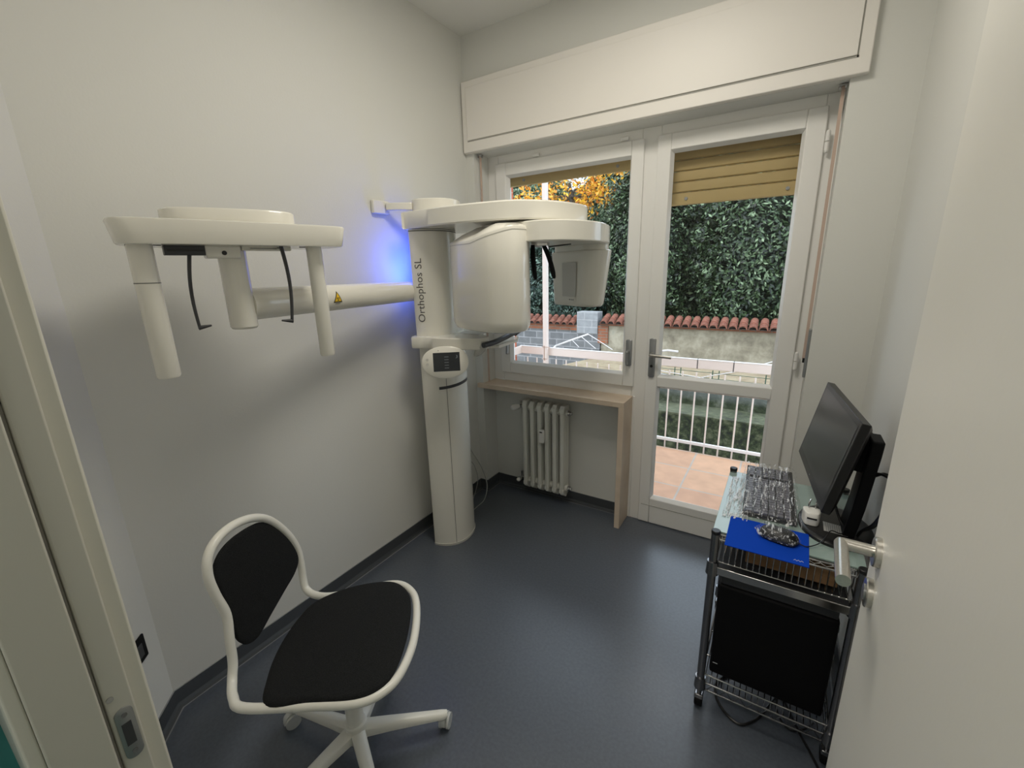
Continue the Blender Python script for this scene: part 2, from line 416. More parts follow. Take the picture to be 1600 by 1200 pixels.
def plate_handle(parent, x, zc, h, lever, keyhole):
    mb = MB(); y = D-.018
    pts = []
    w = .0165
    for k in range(13): a = PI*k/12; pts.append((x+w*cos(a), zc+h/2-w*.4+w*.45*sin(a)))
    for k in range(13): a = PI+PI*k/12; pts.append((x+w*cos(a), zc-h/2+w*.4+w*.45*sin(a)))
    rings = [[(p[0], yy, p[1]) for p in pts] for yy in (y, y-.009)]
    rings.append([(x+(p[0]-x)*.85, y-.011, zc+(p[1]-zc)*.97) for p in pts])
    mb.loft(rings)
    o = mb.build('handle_plate', M['grey'], parent)
    lv = MB()
    if lever == 'right':
        zl = zc+.022
        lv.cyl((x, y-.008, zl), (x, y-.045, zl), .009); lv.tube(fillet([(x, y-.04, zl), (x, y-.05, zl), (x+.11, y-.05, zl-.004)], .008), .0085)
    else:
        zl = zc+.01
        lv.cyl((x, y-.008, zl), (x, y-.04, zl), .0085); lv.tube(fillet([(x, y-.036, zl), (x, y-.042, zl), (x, y-.042, zl-.055), (x+.002, y-.042, zl-.07)], .008), .008)
    lv.build('lever', M['steel'] if lever == 'right' else M['grey'], o)
    if keyhole:
        k = MB(); k.cyl((x, y-.0105, zc-.045), (x, y-.013, zc-.045), .0075); k.build('keyhole', M['black'], o)
plate_handle(win, .987, 1.033, .15, 'down', False)
hg = MB()
for (x, z) in ((.40, 2.122), (.915, 2.122)): hg.box(x-.02, x+.02, D-.014, D, z, z+.018)
hg.build('top_catch', M['frame'], win, bevel=.003)
lt = MB()
lt.obox((.182, D-.03, 1.01), (1,0,0), (0,1,0), (0,.1,1), .006, .012, .045); lt.build('side_latch', M['grey'], win, bevel=.004)

bd_ = sroot('door_1', (1.42, D, 0))
dl = sash(1.084, 1.767, .006, 2.118, [(1.149, 1.695, .166, .854), (1.149, 1.695, .910, 2.0445)], D-.018, D+.04, 'door_leaf', bd_)
gv = MB(); gv.box(1.10, 1.75, D-.0195, D-.017, .118, .121); gv.build('lower_rail_groove', M['groove'], dl, smooth=False)
plate_handle(bd_, 1.117, 1.015, .215, 'right', True)
for z in (1.98, 1.055, .25):
    h_ = MB(); h_.cyl((1.776, D-.026, z-.035), (1.776, D-.026, z-.002), .0085); h_.cyl((1.776, D-.026, z+.002), (1.776, D-.026, z+.035), .0085)
    h_.ball((1.776, D-.026, z+.037), .0075); h_.ball((1.776, D-.026, z-.037), .0075)
    h_.build('hinge', M['frame'], bd_)
th_ = MB(); th_.box(1.03, 1.80, D+.04, D+.20, -.06, .004); struct(th_.build('trim_threshold', M['rail'], smooth=False))
# weather seal of the wooden reveal outside
rv = MB(); rv.box(XP2-.04, XP2, .215, .5, 0, 2.3)
struct(rv.build('trim_outer_reveal', M['rail'], smooth=False))

# ---------------- shutters outside
def shutter(x0, x1, z0, z1, y, label, n):
    t = thing('roller_shutter', label, 'roller shutter', ((x0+x1)/2, y, z0), None)
    h = .0505
    k = 0; z = z0
    while z < z1:
        hh = .062 if k == 0 else h
        s = MB(); prof = [(0, 0), (-.006, .004), (-.008, hh*.5), (-.006, hh-.006), (0, hh-.002), (.004, hh-.002), (.004, 0)]
        vs = [(x0, y+a, z+b) for a, b in prof]+[(x1, y+a, z+b) for a, b in prof]; m = len(prof)
        s.add(vs, [(i, (i+1) % m, m+(i+1) % m, m+i) for i in range(m)]+[tuple(range(m)), tuple(range(2*m-1, m-1, -1))])
        so = s.build('shutter_slat', M['shutter'], t)
        if k == 0:
            for fx in (.17, .83):
                b = MB(); xx = x0+(x1-x0)*fx; b.cyl((xx, y-.006, z+.03), (xx, y-.012, z+.03), .008); b.build('stop_button', M['grey'], so)
        z += hh; k += 1
    return t
shutter(XP1+.05, 1.0, 2.0, 2.3, .24, 'tan slatted roller shutter almost fully raised above the window', 6)
shutter(1.10, XP2-.05, 1.80, 2.3, .24, 'tan slatted roller shutter hanging partly down behind the balcony door glass', 10)

# ---------------- shutter box
sb = thing('shutter_box', 'long white roller shutter box across the top of the window wall', 'shutter box', (.93, 0, ZB))
x0, x1, zt = .008, 1.870, 2.528
m_ = MB(); m_.box(x0, x1, -.03, 0, ZB, zt); m_.build('box_body', M['box'], sb, bevel=.004)
p_ = MB(); p_.box(x0+.035, x1-.045, -.036, -.03, ZB+.062, zt-.035); p_.build('cover_panel', M['box'], sb, bevel=.0015)
g_ = MB(); g_.box(x0+.033, x1-.038, -.0308, -.0301, ZB+.055, ZB+.062); g_.box(x1-.045, x1-.040, -.0308, -.0301, ZB+.055, zt-.035)
g_.build('panel_groove', M['groove'], sb, smooth=False)

# straps
def strapthing(x, y, z0, z1, label, winder):
    t = thing('shutter_strap', label, 'strap', (x, y, z1))
    s = MB(); s.box(x-.006, x+.006, y-.0015, y+.0015, z0, z1-.006); s.build('webbing', M['strap'], t, smooth=False)
    b = MB(); b.box(x-.016, x+.012, y-.014, y+.014, z1-.01, z1-.004); b.box(x-.014, x-.008, y-.012, y+.012, z1-.02, z1-.01); b.box(x+.004, x+.010, y-.012, y+.012, z1-.02, z1-.01)
    b.build('guide', M['chrome'], t, bevel=.001)
    if winder:
        c = MB(); c.box(x+.004, x+.0145, y-.022, y+.022, winder-.1, winder+.115); c.build('winder_plate', M['grey'], t, bevel=.002)
        c = MB(); c.box(x-.004, x+.004, y-.01, y+.01, winder-.035, winder-.015); c.build('slot_lip', M['black'], t)
strapthing(.080, .035, ZS, ZB, 'narrow pinkish shutter strap hanging left of the window', None)
strapthing(1.802, .05, 1.08, ZB, 'narrow brown shutter strap running down right of the balcony door into a grey winder', 1.10)

# ---------------- sill with side panel
sl = thing('window_ledge', 'pale wooden window ledge with an upright side panel over the radiator', 'window ledge', (.5, 0, 0))
s = MB(); s.box(.0226, 1.0156, -.022, 0, ZS-.03, ZS); s.box(XP1+.001, 1.0156, 0, D+.001, ZS-.03, ZS); s.build('ledge_board', M['wood'], sl, bevel=.0015)
s = MB(); s.box(.985, 1.0156, -.022, D-.001, 0, ZS-.03); s.build('side_panel', M['wood'], sl, bevel=.0015)

# ---------------- radiator
ra = thing('radiator', 'cream six-section column radiator under the wooden ledge', 'radiator', (.49, .07, .06))
ry0, ry1 = .04, .115
for i in range(6):
    x = .345+i*.0535; s = MB()
    for yy in (.047, .079, .111):
        s.tube([(x, yy, .085), (x, yy, .125), (x, yy, .63), (x, yy, .665)], [.012, .0155, .0155, .012], 10)
    # rounded headers top and bottom
    for zc, sg in ((.655, 1), (.10, -1)):
        prof = [(.034, zc-sg*.02), (.034, zc+sg*.008), (.045, zc+sg*.02), (.06 if sg < 0 else .05, zc+sg*.028), (.098 if sg < 0 else .108, zc+sg*.028), (.113, zc+sg*.02), (.124, zc+sg*.008), (.124, zc-sg*.02)]
        if sg < 0: prof = [(.034, zc+.02), (.034, zc-.004), (.05, zc-.022), (.079, zc-.042), (.108, zc-.022), (.124, zc-.004), (.124, zc+.02)]
        m2 = len(prof); vs = [(x-.0155, a, b) for a, b in prof]+[(x+.0155, a, b) for a, b in prof]
        s.add(vs, [(k, (k+1) % m2, m2+(k+1) % m2, m2+k) for k in range(m2)]+[tuple(range(m2)), tuple(range(2*m2-1, m2-1, -1))])
    for zc in (.63, .12): s.cyl((x-.0268, .079, zc), (x+.0268, .079, zc), .021, 16)
    s.build('radiator_section', M['rad'], ra, bevel=.003)
s = MB(); s.cyl((.300, .079, .632), (.32, .079, .632), .012); s.cyl((.296, .079, .632), (.296, .079, .665), .009); s.cyl((.296, .079, .632), (.285, .06, .63), .011); s.build('valve', M['chrome'], ra)
s = MB(); s.tube([(.290, .07, .632), (.275, .05, .63), (.262, .032, .628), (.256, .024, .627)], [.014, .018, .018, .013], 16); s.build('thermostat_head', M['frame'], ra)
s = MB(); s.cyl((.296, .079, .12), (.32, .079, .12), .012); s.cyl((.298, .079, .12), (.298, .079, .165), .009); s.cyl((.298, .079, .12), (.29, .055, .115), .012, 14, .015); s.build('lower_valve', M['chrome'], ra)
s = MB(); s.ball((.286, .045, .112), .014); s.build('valve_cap', M['frame'], ra)
for z in (.632, .118):
    s = MB(); s.cyl((.638, .079, z), (.652, .079, z), .018); s.cyl((.652, .079, z), (.664, .079, z), .011); s.build('end_plug', M['chrome'], ra)
s = MB(); s.box(.463, .497, .006+.01, .034, .425, .515); s.build('heat_meter', M['frame'], ra, bevel=.004)
s = MB(); s.box(.468, .486, .0145, .0165, .495, .502); s.build('meter_window', M['black'], ra, smooth=False)

# ================================================================ ROOM DOOR (open leaf) and jamb
hd = Vector((.05, .9987, 0)).normalized()     # hinge -> free edge
hn = Vector((-hd.y, hd.x, 0))                   # towards the room (left)
E0 = Vector((1.900, -1.300, 0))
dr = sroot('door_2', tuple(E0-hd*.82))
c = E0-hd*.41-hn*.021
s = MB(); s.obox((c.x, c.y, 1.055), hd, hn, (0,0,1), .41, .021, 1.045); lf = s.build('door_leaf', M['leaf'], dr, bevel=.002)
zh = 1.009; hp = E0-hd*.078; hp = Vector((hp.x, hp.y, zh))
def ros(p, r=.026, t=.010):
    s = MB(); s.cyl(p+hn*.0, p+hn*(t*.8), r, 40); s.cyl(p+hn*(t*.8), p+hn*t, r, 40, r*.94); return s
s = ros(hp); o = s.build('handle_rosette', M['steel'], dr)
s = MB(); s.tube(fillet([hp+hn*.008, hp+hn*.055, hp+hn*.055-hd*.118], .001, 2), .0105, 24); s.build('lever', M['steel'], o)
kp = Vector((hp.x, hp.y, zh-.083)); s = ros(kp); o = s.build('lock_rosette', M['steel'], dr)
s = MB(); s.cyl(kp+hn*.009, kp+hn*.0125, .014, 24); s.build('lock_cover', M['grey'], o)

jb = sroot('trim_1', (1.07, -2.2, 0))
s = MB(); s.box(1.05, 1.088, -2.168, -2.146, 0, 2.15); s.build('casing_edge', M['jamb'], jb, bevel=.003)
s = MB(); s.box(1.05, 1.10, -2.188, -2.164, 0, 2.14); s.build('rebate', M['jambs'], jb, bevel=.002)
s = MB(); s.box(1.05, 1.094, -2.192, -2.188, 0, 2.14); s.build('door_seal', M['groove'], jb, bevel=.001)
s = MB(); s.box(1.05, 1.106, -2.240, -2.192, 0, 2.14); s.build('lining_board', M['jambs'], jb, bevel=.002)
s = MB(); s.box(1.02, 1.10, -2.252, -2.240, 0, 2.15); s.build('outer_casing', M['jamb'], jb, bevel=.002)
def capsule_plate(xc, yc, zc, w, h, t):
    pts = []
    for k in range(13): a = PI*k/12; pts.append((w*cos(a), h/2-w+w*sin(a)))
    for k in range(13): a = PI+PI*k/12; pts.append((w*cos(a), -h/2+w+w*sin(a)))
    return [[(xc+tt, yc+p[0]*k, zc+p[1]*k2) for p in pts] for tt, k, k2 in ((0, 1, 1), (t, 1, 1), (t*1.3, .93, .97))]
s = MB(); s.loft(capsule_plate(1.10, -2.176, .978, .0085, .074, .0015)); st = s.build('strike_plate', M['strike'], jb)
s = MB(); s.box(1.1015, 1.1025, -2.181, -2.172, .962, .994); s.build('latch_hole', M['dgrey'], st, smooth=False)
for z in (1.005, .951):
    s = MB(); s.cyl((1.1015, -2.176, z), (1.1026, -2.176, z), .0028); s.build('screw', M['dchrome'], st)
s = MB(); s.cyl((1.1003, -2.183, 1.034), (1.1014, -2.183, 1.034), .0035); s.build('screw', M['chrome'], jb)
s = MB(); s.box(1.05, 1.92, -2.24, -2.15, 2.11, 2.15); struct(s.build('trim_door_head', M['jamb'], bevel=.002))
s = MB(); s.box(1.905, 1.95, -2.252, -2.146, 0, 2.15); struct(s.build('trim_hinge_jamb', M['jamb'], bevel=.002))

# wall socket on the diagonal wall
dn = Vector((1, 1, 0)).normalized(); dt = Vector((1, -1, 0)).normalized()
sp = Vector((.092, -1.976, .348))
so = thing('power_socket', 'black wall socket plate beside the door jamb', 'socket', tuple(sp))
s = MB(); s.obox(sp+dn*.004, dt, (0,0,1), dn, .062, .042, .004); s.build('cover_plate', M['blackm'], so, bevel=.004)
s = MB(); s.obox(sp+dn*.009, dt, (0,0,1), dn, .040, .022, .0015); s.build('module', M['dgrey'], so, bevel=.001)
s = MB(); s.obox(sp+dn*.011-dt*.004+Vector((0,0,.004)), dt, (0,0,1), dn, .008, .009, .001); s.build('white_button', M['frame'], so)
# ================================================================ X-RAY MACHINE
TH = R(13); OC = Vector((.14, -.53, 0))
AX = Vector((cos(TH), sin(TH), 0)); AY = Vector((-sin(TH), cos(TH), 0))
def T(x, y, z): return OC+AX*x+AY*y+Vector((0,0,z))
mc = thing('dental_x_ray_unit', 'tall cream panoramic dental x-ray unit with a long side arm, standing against the left wall', 'x-ray machine', tuple(OC))
def dshape(a, b, yo=0., back=-.085, n=28, ex=2.25, xo=0.):
    pts = []
    for k in range(n+1):
        t = -PI/2+PI*k/n; cx, sy = cos(t), sin(t)
        pts.append((xo+a*abs(cx)**(2/ex), yo+b*math.copysign(abs(sy)**(2/ex), sy)))
    return pts+[(xo-.012, yo+b*.95), (back, yo+b*.9), (back, yo+b*.25), (xo-.012, yo-b*.2), (xo-.012, yo-b*.97)]
low = dshape(.152, .152)
s = MB(); s.prism(low, 0, 1.20, T); s.build('base_column', M['machine'], mc, ang=25)
s = MB(); s.prism(dshape(.156, .156, back=-.09), 0.0, .012, T); s.build('floor_plate', M['machine2'], mc, ang=25)
# front seam
def onD(a, b, t, yo=0., ex=2.25, out=0.):
    cx, sy = cos(t), sin(t)
    return ((a+out)*abs(cx)**(2/ex), yo+(b+out)*math.copysign(abs(sy)**(2/ex), sy))
def band(a, b, t0, t1, z0, z1, yo=0., out=.0012, n=10):
    vs = []
    for k in range(n+1):
        t = t0+(t1-t0)*k/n; p = onD(a, b, t, yo, out=out); vs += [T(p[0], p[1], z0(k/n) if callable(z0) else z0), T(p[0], p[1], z1(k/n) if callable(z1) else z1)]
    return vs, [(2*k, 2*k+2, 2*k+3, 2*k+1) for k in range(n)]
s = MB(); s.add(*band(.152, .152, R(-47), R(-46), .012, 1.1)); s.build('cover_seam', M['mgroove'], mc, smooth=False)
s = MB(); s.add(*band(.152, .152, R(-62), R(20), lambda u: .915+.01*u, lambda u: .930+.012*u, out=.003, n=20)); s.build('grip_slot', M['dgrey'], mc)
# upper carriage
UY = -.022
up = dshape(.142, .146, UY, back=-.09)
s = MB(); s.prism(up, 1.19, 1.695, T); s.build('upper_column', M['machine'], mc, ang=25)
s = MB(); s.prism(dshape(.1435, .1475, UY, back=-.088), 1.686, 1.690, T); s.build('column_seam', M['mgroove'], mc, ang=25)
# lettering along the side of the carriage, reading upwards
vs, fs = text_mesh('Orthophos SL', .046)
wx = max(v[0] for v in vs)-min(v[0] for v in vs); k = .300/wx
arc = []; prev = None; acc = 0
for i in range(401):
    t = -PI/2+PI*i/400; p = onD(.142, .146, t, UY, out=.0008)
    if prev: acc += math.hypot(p[0]-prev[0], p[1]-prev[1])
    arc.append((acc, p)); prev = p
def at_arc(sv):
    for i in range(len(arc)-1):
        if arc[i+1][0] >= sv:
            f_ = (sv-arc[i][0])/max(1e-9, arc[i+1][0]-arc[i][0]); a, b = arc[i][1], arc[i+1][1]
            return (a[0]+(b[0]-a[0])*f_, a[1]+(b[1]-a[1])*f_)
s = MB(); s.add([T(*at_arc(.044-v[1]*k*.95), 1.262+v[0]*k) for v in vs], fs); s.build('lettering', M['ink'], mc, smooth=False)
# blue glow strip at the back of the carriage
blue = mat('blue_led', (.1, .2, 1), .4, emit=(.05, .14, 1.0), estr=6)
s = MB(); s.prism([(-.018, -.09), (-.018, -.05), (-.026, -.05), (-.026, -.09)], 1.42, 1.66, T); s.build('blue_light_strip', blue, mc)
# wall bracket at the top
s = MB(); s.box(.003, .022, -.76, -.66, 1.775, 1.835); s.obox((.078, -.650, 1.808), (.11,.075,0), (-.075,.11,0), (0,0,1), .062, .014, .017); s.build('wall_bracket', M['machine'], mc, bevel=.004)
# top cap behind boom
cap = [(-.035, -.075), (.03, -.10), (.12, -.07), (.16, .02), (.12, .12), (0, .16), (-.07, .13), (-.06, .0)]
cap = [tuple(p)[:2] for p in catmull([(x, y, 0) for x, y in cap], 6)]
s = MB(); s.prism(cap, 1.77, 1.838, T, .004); s.build('top_cap', M['machine'], mc)
# boom
bo = [(-.040, -.150), (-.015, -.172), (.1, -.222), (.2, -.255), (.3, -.275), (.44, -.290), (.55, -.285), (.63, -.24), (.70, -.17), (.76, -.06), (.79, .05), (.76, .15), (.70, .22), (.55, .27), (.3, .26), (.1, .2), (-.02, .165), (-.05, .15)]
bo = [tuple(p)[:2] for p in catmull([(x, y, 0) for x, y in bo], 5)]
s = MB(); s.prism(bo, 1.697, 1.772, T, .006); s.build('boom', M['machine'], mc, ang=40)
# rotating arm slab
slb = [(.40, -.20), (.50, -.235), (.58, -.262), (.66, -.280), (.75, -.245), (.825, -.15), (.868, -.04), (.880, .08), (.875, .2), (.83, .32), (.74, .40), (.62, .38), (.48, .22), (.34, .02), (.33, -.1)]
slb = [tuple(p)[:2] for p in catmull([(x, y, 0) for x, y in slb], 5)]
s = MB(); s.prism(slb, 1.610, 1.690, T, .004); ro = s.build('rotating_arm', M['machine'], mc, ang=40)
# x-ray source housing
hs = [(.190, -.10), (.200, -.165), (.255, -.225), (.33, -.282), (.41, -.332), (.475, -.355), (.550, -.345), (.592, -.295), (.590, -.20), (.52, -.05), (.42, .06), (.30, .07), (.22, .0)]
hs = [tuple(p)[:2] for p in catmull([(x, y, 0) for x, y in hs], 5)]
hc = (.40, -.13)
def ring(poly, c, k, z, shift=(0, 0)):
    return [T(c[0]+(p[0]-c[0])*k+shift[0], c[1]+(p[1]-c[1])*k+shift[1], z(p) if callable(z) else z) for p in poly]
rr = [ring(hs, hc, .80, 1.238), ring(hs, hc, .93, 1.245), ring(hs, hc, .98, 1.262), ring(hs, hc, 1, 1.29), ring(hs, hc, 1, 1.50)]
top_z = lambda p: 1.620+.045*max(0, min(1, (p[0]-.36)/.2))
rr += [ring(hs, hc, 1, top_z), ring(hs, hc, .985, lambda p: top_z(p)+.006)]
rr += [ring(hs, (.47, -.06), .80, lambda p: min(1.685, top_z(p)+.038)), ring(hs, (.50, -.04), .62, 1.687), ring(hs, (.50, -.04), .35, 1.688)]
s = MB(); s.loft(rr); s.build('source_housing', M['machine'], mc, ang=38)
s = MB(); vs = [p for g in (ring(hs, hc, 1.003, lambda p: top_z(p)-.010), ring(hs, hc, 1.003, lambda p: top_z(p)-.007)) for p in g]; n_ = len(hs)
s.add(vs, [(i, (i+1) % n_, n_+(i+1) % n_, n_+i) for i in range(n_)]); s.build('housing_seam', M['machine2'], mc, smooth=False)
# sensor housing
se = [(.555, .335), (.64, .25), (.730, .165), (.765, .135), (.81, .12), (.862, .135), (.885, .19), (.865, .30), (.78, .40), (.66, .43), (.58, .39)]
se = [tuple(p)[:2] for p in catmull([(x, y, 0) for x, y in se], 5)]
sc_ = (.74, .27)
s = MB(); s.loft([ring(se, sc_, .78, 1.312, (-.012, 0)), ring(se, sc_, .84, 1.320, (-.012, 0)), ring(se, sc_, .86, 1.34, (-.010, 0)), ring(se, sc_, .99, 1.568), ring(se, sc_, 1.0, 1.580), ring(se, sc_, .97, 1.584), ring(se, sc_, .90, 1.585), ring(se, sc_, .90, 1.612)])
s.build('sensor_housing', M['machine'], mc, ang=38)
# sensor window panel facing the patient
pa = Vector((.64, .25, 0)); pb = Vector((.726, .170, 0)); pd = (pb-pa).normalized(); pn = Vector((-pd.y, pd.x, 0)); pn = pn if pn.x < 0 else -pn
def pp(u, z, o=.0): q = pa+(pb-pa)*u+pn*o; return T(q.x, q.y, z)
def quadp(u0, u1, z0, z1, o, m, nm):
    def sh(u, z): 
        kk = (1.575-z)/.25; q = pa+(pb-pa)*u; q = Vector((sc_[0]+(q.x-sc_[0])*(1-.10*kk)-.008*kk, sc_[1]+(q.y-sc_[1])*(1-.10*kk), 0))+pn*o; return T(q.x, q.y, z)
    s = MB(); s.add([sh(u0, z0), sh(u1, z0), sh(u1, z1), sh(u0, z1)], [(0, 1, 2, 3)]); s.build(nm, m, mc, smooth=False)
quadp(-.1, .98, 1.36, 1.53, .004, M['machine2'], 'sensor_window')
for k_ in range(3): quadp(.48+.14*k_, .57+.14*k_, 1.342, 1.348, .005, M['mgroove'], 'indicator_mark')
# temple supports hanging at the head position
def strapbar(p0, p1, bend, nm):
    a, b = Vector(p0), Vector(p1); mid = (a+b)/2+Vector(bend)
    pth = [Vector(a)*(1-t)**2+mid*2*t*(1-t)+b*t*t for t in [i/8 for i in range(9)]]
    s = MB()
    side = AX*.9+AY*-.45; side.normalize(); fwd = Vector((-side.y, side.x, 0)); rings = []
    for i, p in enumerate(pth):
        w_ = .013 if i not in (0, 8) else .010
        rings.append([p+side*w_*cos(2*PI*k/12)+fwd*.006*sin(2*PI*k/12) for k in range(12)])
    e = pth[-1]+(pth[-1]-pth[-2]).normalized()*.008; rings.append([e+side*.006*cos(2*PI*k/12)+fwd*.003*sin(2*PI*k/12) for k in range(12)])
    s.loft(rings); s.build(nm, M['blackm'], mc)
strapbar(T(.600, -.185, 1.60), T(.612, -.195, 1.465), (-.006, 0, 0), 'temple_support')
strapbar(T(.640, -.160, 1.60), T(.690, -.180, 1.468), (.010, 0, .01), 'temple_support')
s = MB(); s.obox(T(.628, -.165, 1.603), AX, AY, (0,0,1), .035, .02, .008); s.build('support_mount', M['chrome'], mc, bevel=.002)
s = MB(); s.tube([T(.66, -.15, 1.592), T(.72, -.10, 1.60), T(.74, -.07, 1.603)], .003, 8); s.build('thin_rod', M['black'], mc)

# patient tray / lower bracket
br = [(-.03, -.185), (.05, -.200), (.16, -.208), (.27, -.205), (.345, -.185), (.365, -.13), (.31, -.075), (.29, 0), (.25, .05), (.16, .09), (.02, .13), (-.03, .12)]
br = [tuple(p)[:2] for p in catmull([(x, y, 0) for x, y in br], 4)]
s = MB(); s.prism(br, 1.140, 1.195, T, .004); s.build('patient_tray', M['machine'], mc, ang=40)
s = MB(); s.prism([(.17, -.05), (.29, -.09), (.27, .0), (.22, .05), (.16, .05)], 1.1952, 1.1965, T); s.build('tray_recess', M['machine2'], mc)
s = MB(); s.loft([[T(.335+.032*cos(2*PI*k/16)*q+dx, -.165+.030*sin(2*PI*k/16)*q, z) for k in range(16)] for z, q, dx in ((1.105, .3, -.03), (1.115, .6, -.02), (1.13, .8, -.01), (1.15, .85, 0), (1.18, .7, .01))]); s.build('chin_rest_support', M['machine2'], mc)
s = MB(); s.tube(catmull([T(.36, -.20, 1.165), T(.385, -.12, 1.168), (T(.405, 0, 1.178)), T(.42, .08, 1.188)], 6, False), .013, 14); s.build('hand_grip', M['dgrey'], mc)
s = MB(); s.tube(catmull([T(.415, .10, 1.176), T(.425, .17, 1.19), (T(.43, .24, 1.20))], 6, False), .011, 14); s.build('hand_grip', M['dgrey'], mc)
s = MB(); s.prism([(.33, -.12), (.40, -.10), (.43, .10), (.40, .20), (.33, .10)], 1.135, 1.150, T, .003); s.build('handle_bracket', M['machine'], mc, ang=40)

# touch panel
pc = Vector((.378, -.736, 1.088)); pnv = Vector((.62, -.78, .16)).normalized(); pr = Vector((.78, .62, 0)).normalized(); pu = pnv.cross(pr)
if pu.z < 0: pu = -pu
def ell(a, b, off, n=48, e=2.2):
    out = []
    for k in range(n):
        t = 2*PI*k/n; cx, sy = cos(t), sin(t)
        out.append(pc+pr*a*math.copysign(abs(cx)**(2/e), cx)+pu*b*math.copysign(abs(sy)**(2/e), sy)+pnv*off)
    return out
s = MB(); s.loft([ell(.04, .035, -.10), ell(.05, .040, -.04), ell(.095, .06, -.022), ell(.107, .074, -.008), ell(.109, .076, 0), ell(.104, .072, .004)]); pn_ = s.build('control_panel', M['machine'], mc, ang=50)
def onp(x, z, off=.0046): return pc+pr*x+pu*z+pnv*off
def prect(x0, x1, z0, z1, m, nm, par, off=.0046):
    s = MB(); s.add([onp(x0, z0, off), onp(x1, z0, off), onp(x1, z1, off), onp(x0, z1, off)], [(0, 1, 2, 3)]); return s.build(nm, m, par, smooth=False)
scn = prect(-.056, .068, -.042, .046, M['display'], 'touch_screen', pn_)
ic = mat('display_icon_grey', (.12, .13, .14), .3, emit=(.2, .22, .24), estr=.15)
s = MB()
for k_ in range(5): s.add([onp(x, z, .0050) for x, z in ((-.004, -.028+.013*k_), (.016, -.028+.013*k_), (.016, -.025+.013*k_), (-.004, -.025+.013*k_))], [(0, 1, 2, 3)])
s.build('menu_lines', ic, pn_, smooth=False).__setitem__('kind', 'stuff'); s = MB()
s.add([onp(x, z, .0050) for x, z in ((.048, .016), (.058, .020), (.058, .030), (.052, .034), (.054, .024))], [(0, 1, 2, 3, 4)])
s.build('screen_icon', ic, pn_, smooth=False)
for z_ in (.015, -.006):
    s = MB(); s.cyl(onp(-.083, z_, .003), onp(-.083, z_, .0052), .006); s.build('panel_button', M['machine2'], pn_)
s = MB(); s.cyl(onp(-.03, .056, .003), onp(-.03, .056, .0052), .002); s.build('status_dot', M['mgroove'], pn_)

# ceph arm
def arm_pt(t): return T(-.045+.005*t, -.08-t*.975, 1.410+.010*t)
rings = []
for i in range(13):
    t = i/12; c_ = arm_pt(t)
    rings.append([c_+AX*.040*cos(2*PI*k/32)+Vector((0,0,1))*.0475*sin(2*PI*k/32) for k in range(32)])
s = MB(); s.loft(rings); s.build('side_arm', M['machine'], mc)
# radiation warning sticker on the arm
yc = -.705; zc = 1.416
def stp(u, v, o=.0):
    a = math.asin(max(-1, min(1, (v)/.0475))); return T(-.042+.040*cos(a)+.0008+o, yc+u, zc+v)
def tri(r, o, m, nm, par=None):
    pts = [(0, r), (r*.9, -r*.62), (-r*.9, -r*.62)]
    s = MB(); N = 8; vs = []; fs = []
    for i in range(N+1):
        t = i/N; l = (pts[0][0]*(1-t)+pts[2][0]*t, pts[0][1]*(1-t)+pts[2][1]*t); q = (pts[0][0]*(1-t)+pts[1][0]*t, pts[0][1]*(1-t)+pts[1][1]*t)
        vs += [stp(*l, o), stp(*q, o)]
    fs = [(2*i, 2*i+1, 2*i+3, 2*i+2) for i in range(N)]
    s.add(vs, fs); return s.build(nm, m, par or mc, smooth=False)
sg = tri(.026, .0004, M['black'], 'radiation_sign'); tri(.0195, .0008, M['yellow'], 'yellow_field', sg)
s = MB()
for a0 in (30, 150, 270):
    vs = [stp(.002*cos(R(a0+d)), -.0025+.002*sin(R(a0+d)), .0012) for d in (-30, 30)]+[stp(.0072*cos(R(a0+d)), -.0025+.0072*sin(R(a0+d)), .0012) for d in (30, 10, -10, -30)]
    s.add(vs, [(0, 1, 2, 3, 4, 5)])
s.build('trefoil', M['black'], sg, smooth=False)
s = MB(); s.add([stp(-.013, -.0215), stp(.013, -.0215), stp(.013, -.0195), stp(-.013, -.0195)], [(0, 1, 2, 3)]); s.build('caption_line', M['ink'], sg, smooth=False)
# support column at the arm's end
def vcol(nm, x, y, z0, z1, rx, ry, dirx=(1, 0), split=None):
    s = MB(); d = Vector((dirx[0], dirx[1], 0)).normalized(); e = Vector((-d.y, d.x, 0)); rg = []
    for z, k_ in ((z0, .88), (z0+.006, 1), (z1, 1.0)):
        rg.append([Vector((x, y, z))+d*rx*k_*cos(2*PI*k/28)+e*ry*k_*sin(2*PI*k/28) for k in range(28)])
    s.loft(rg); o = s.build(nm, M['machine'], mc)
    if split:
        s = MB(); s.loft([[Vector((x, y, z))+d*(rx+.0006)*cos(2*PI*k/28)+e*(ry+.0006)*sin(2*PI*k/28) for k in range(28)] for z in (split, split+.0022)]); s.build('column_joint', M['mgroove'], o)
BD = Vector((.13, .53, 0)).normalized(); BN = Vector((BD.y, -BD.x, 0))   # along bar, towards camera side
vcol('support_column', .338, -1.583, 1.352, 1.59, .046, .036, (BN.x, BN.y))
bar = [(.376, -1.850), (.408, -1.79), (.452, -1.66), (.492, -1.50), (.522, -1.365), (.515, -1.325), (.46, -1.305), (.38, -1.30), (.335, -1.33), (.29, -1.45), (.235, -1.60), (.215, -1.70), (.235, -1.79), (.30, -1.842)]
s = MB(); cb_ = (.38, -1.58)
def wr_(poly, c, k, z): return [(c[0]+(p[0]-c[0])*k, c[1]+(p[1]-c[1])*k, z) for p in poly]
bar = [tuple(p)[:2] for p in catmull([(x, y, 0) for x, y in bar], 4)]
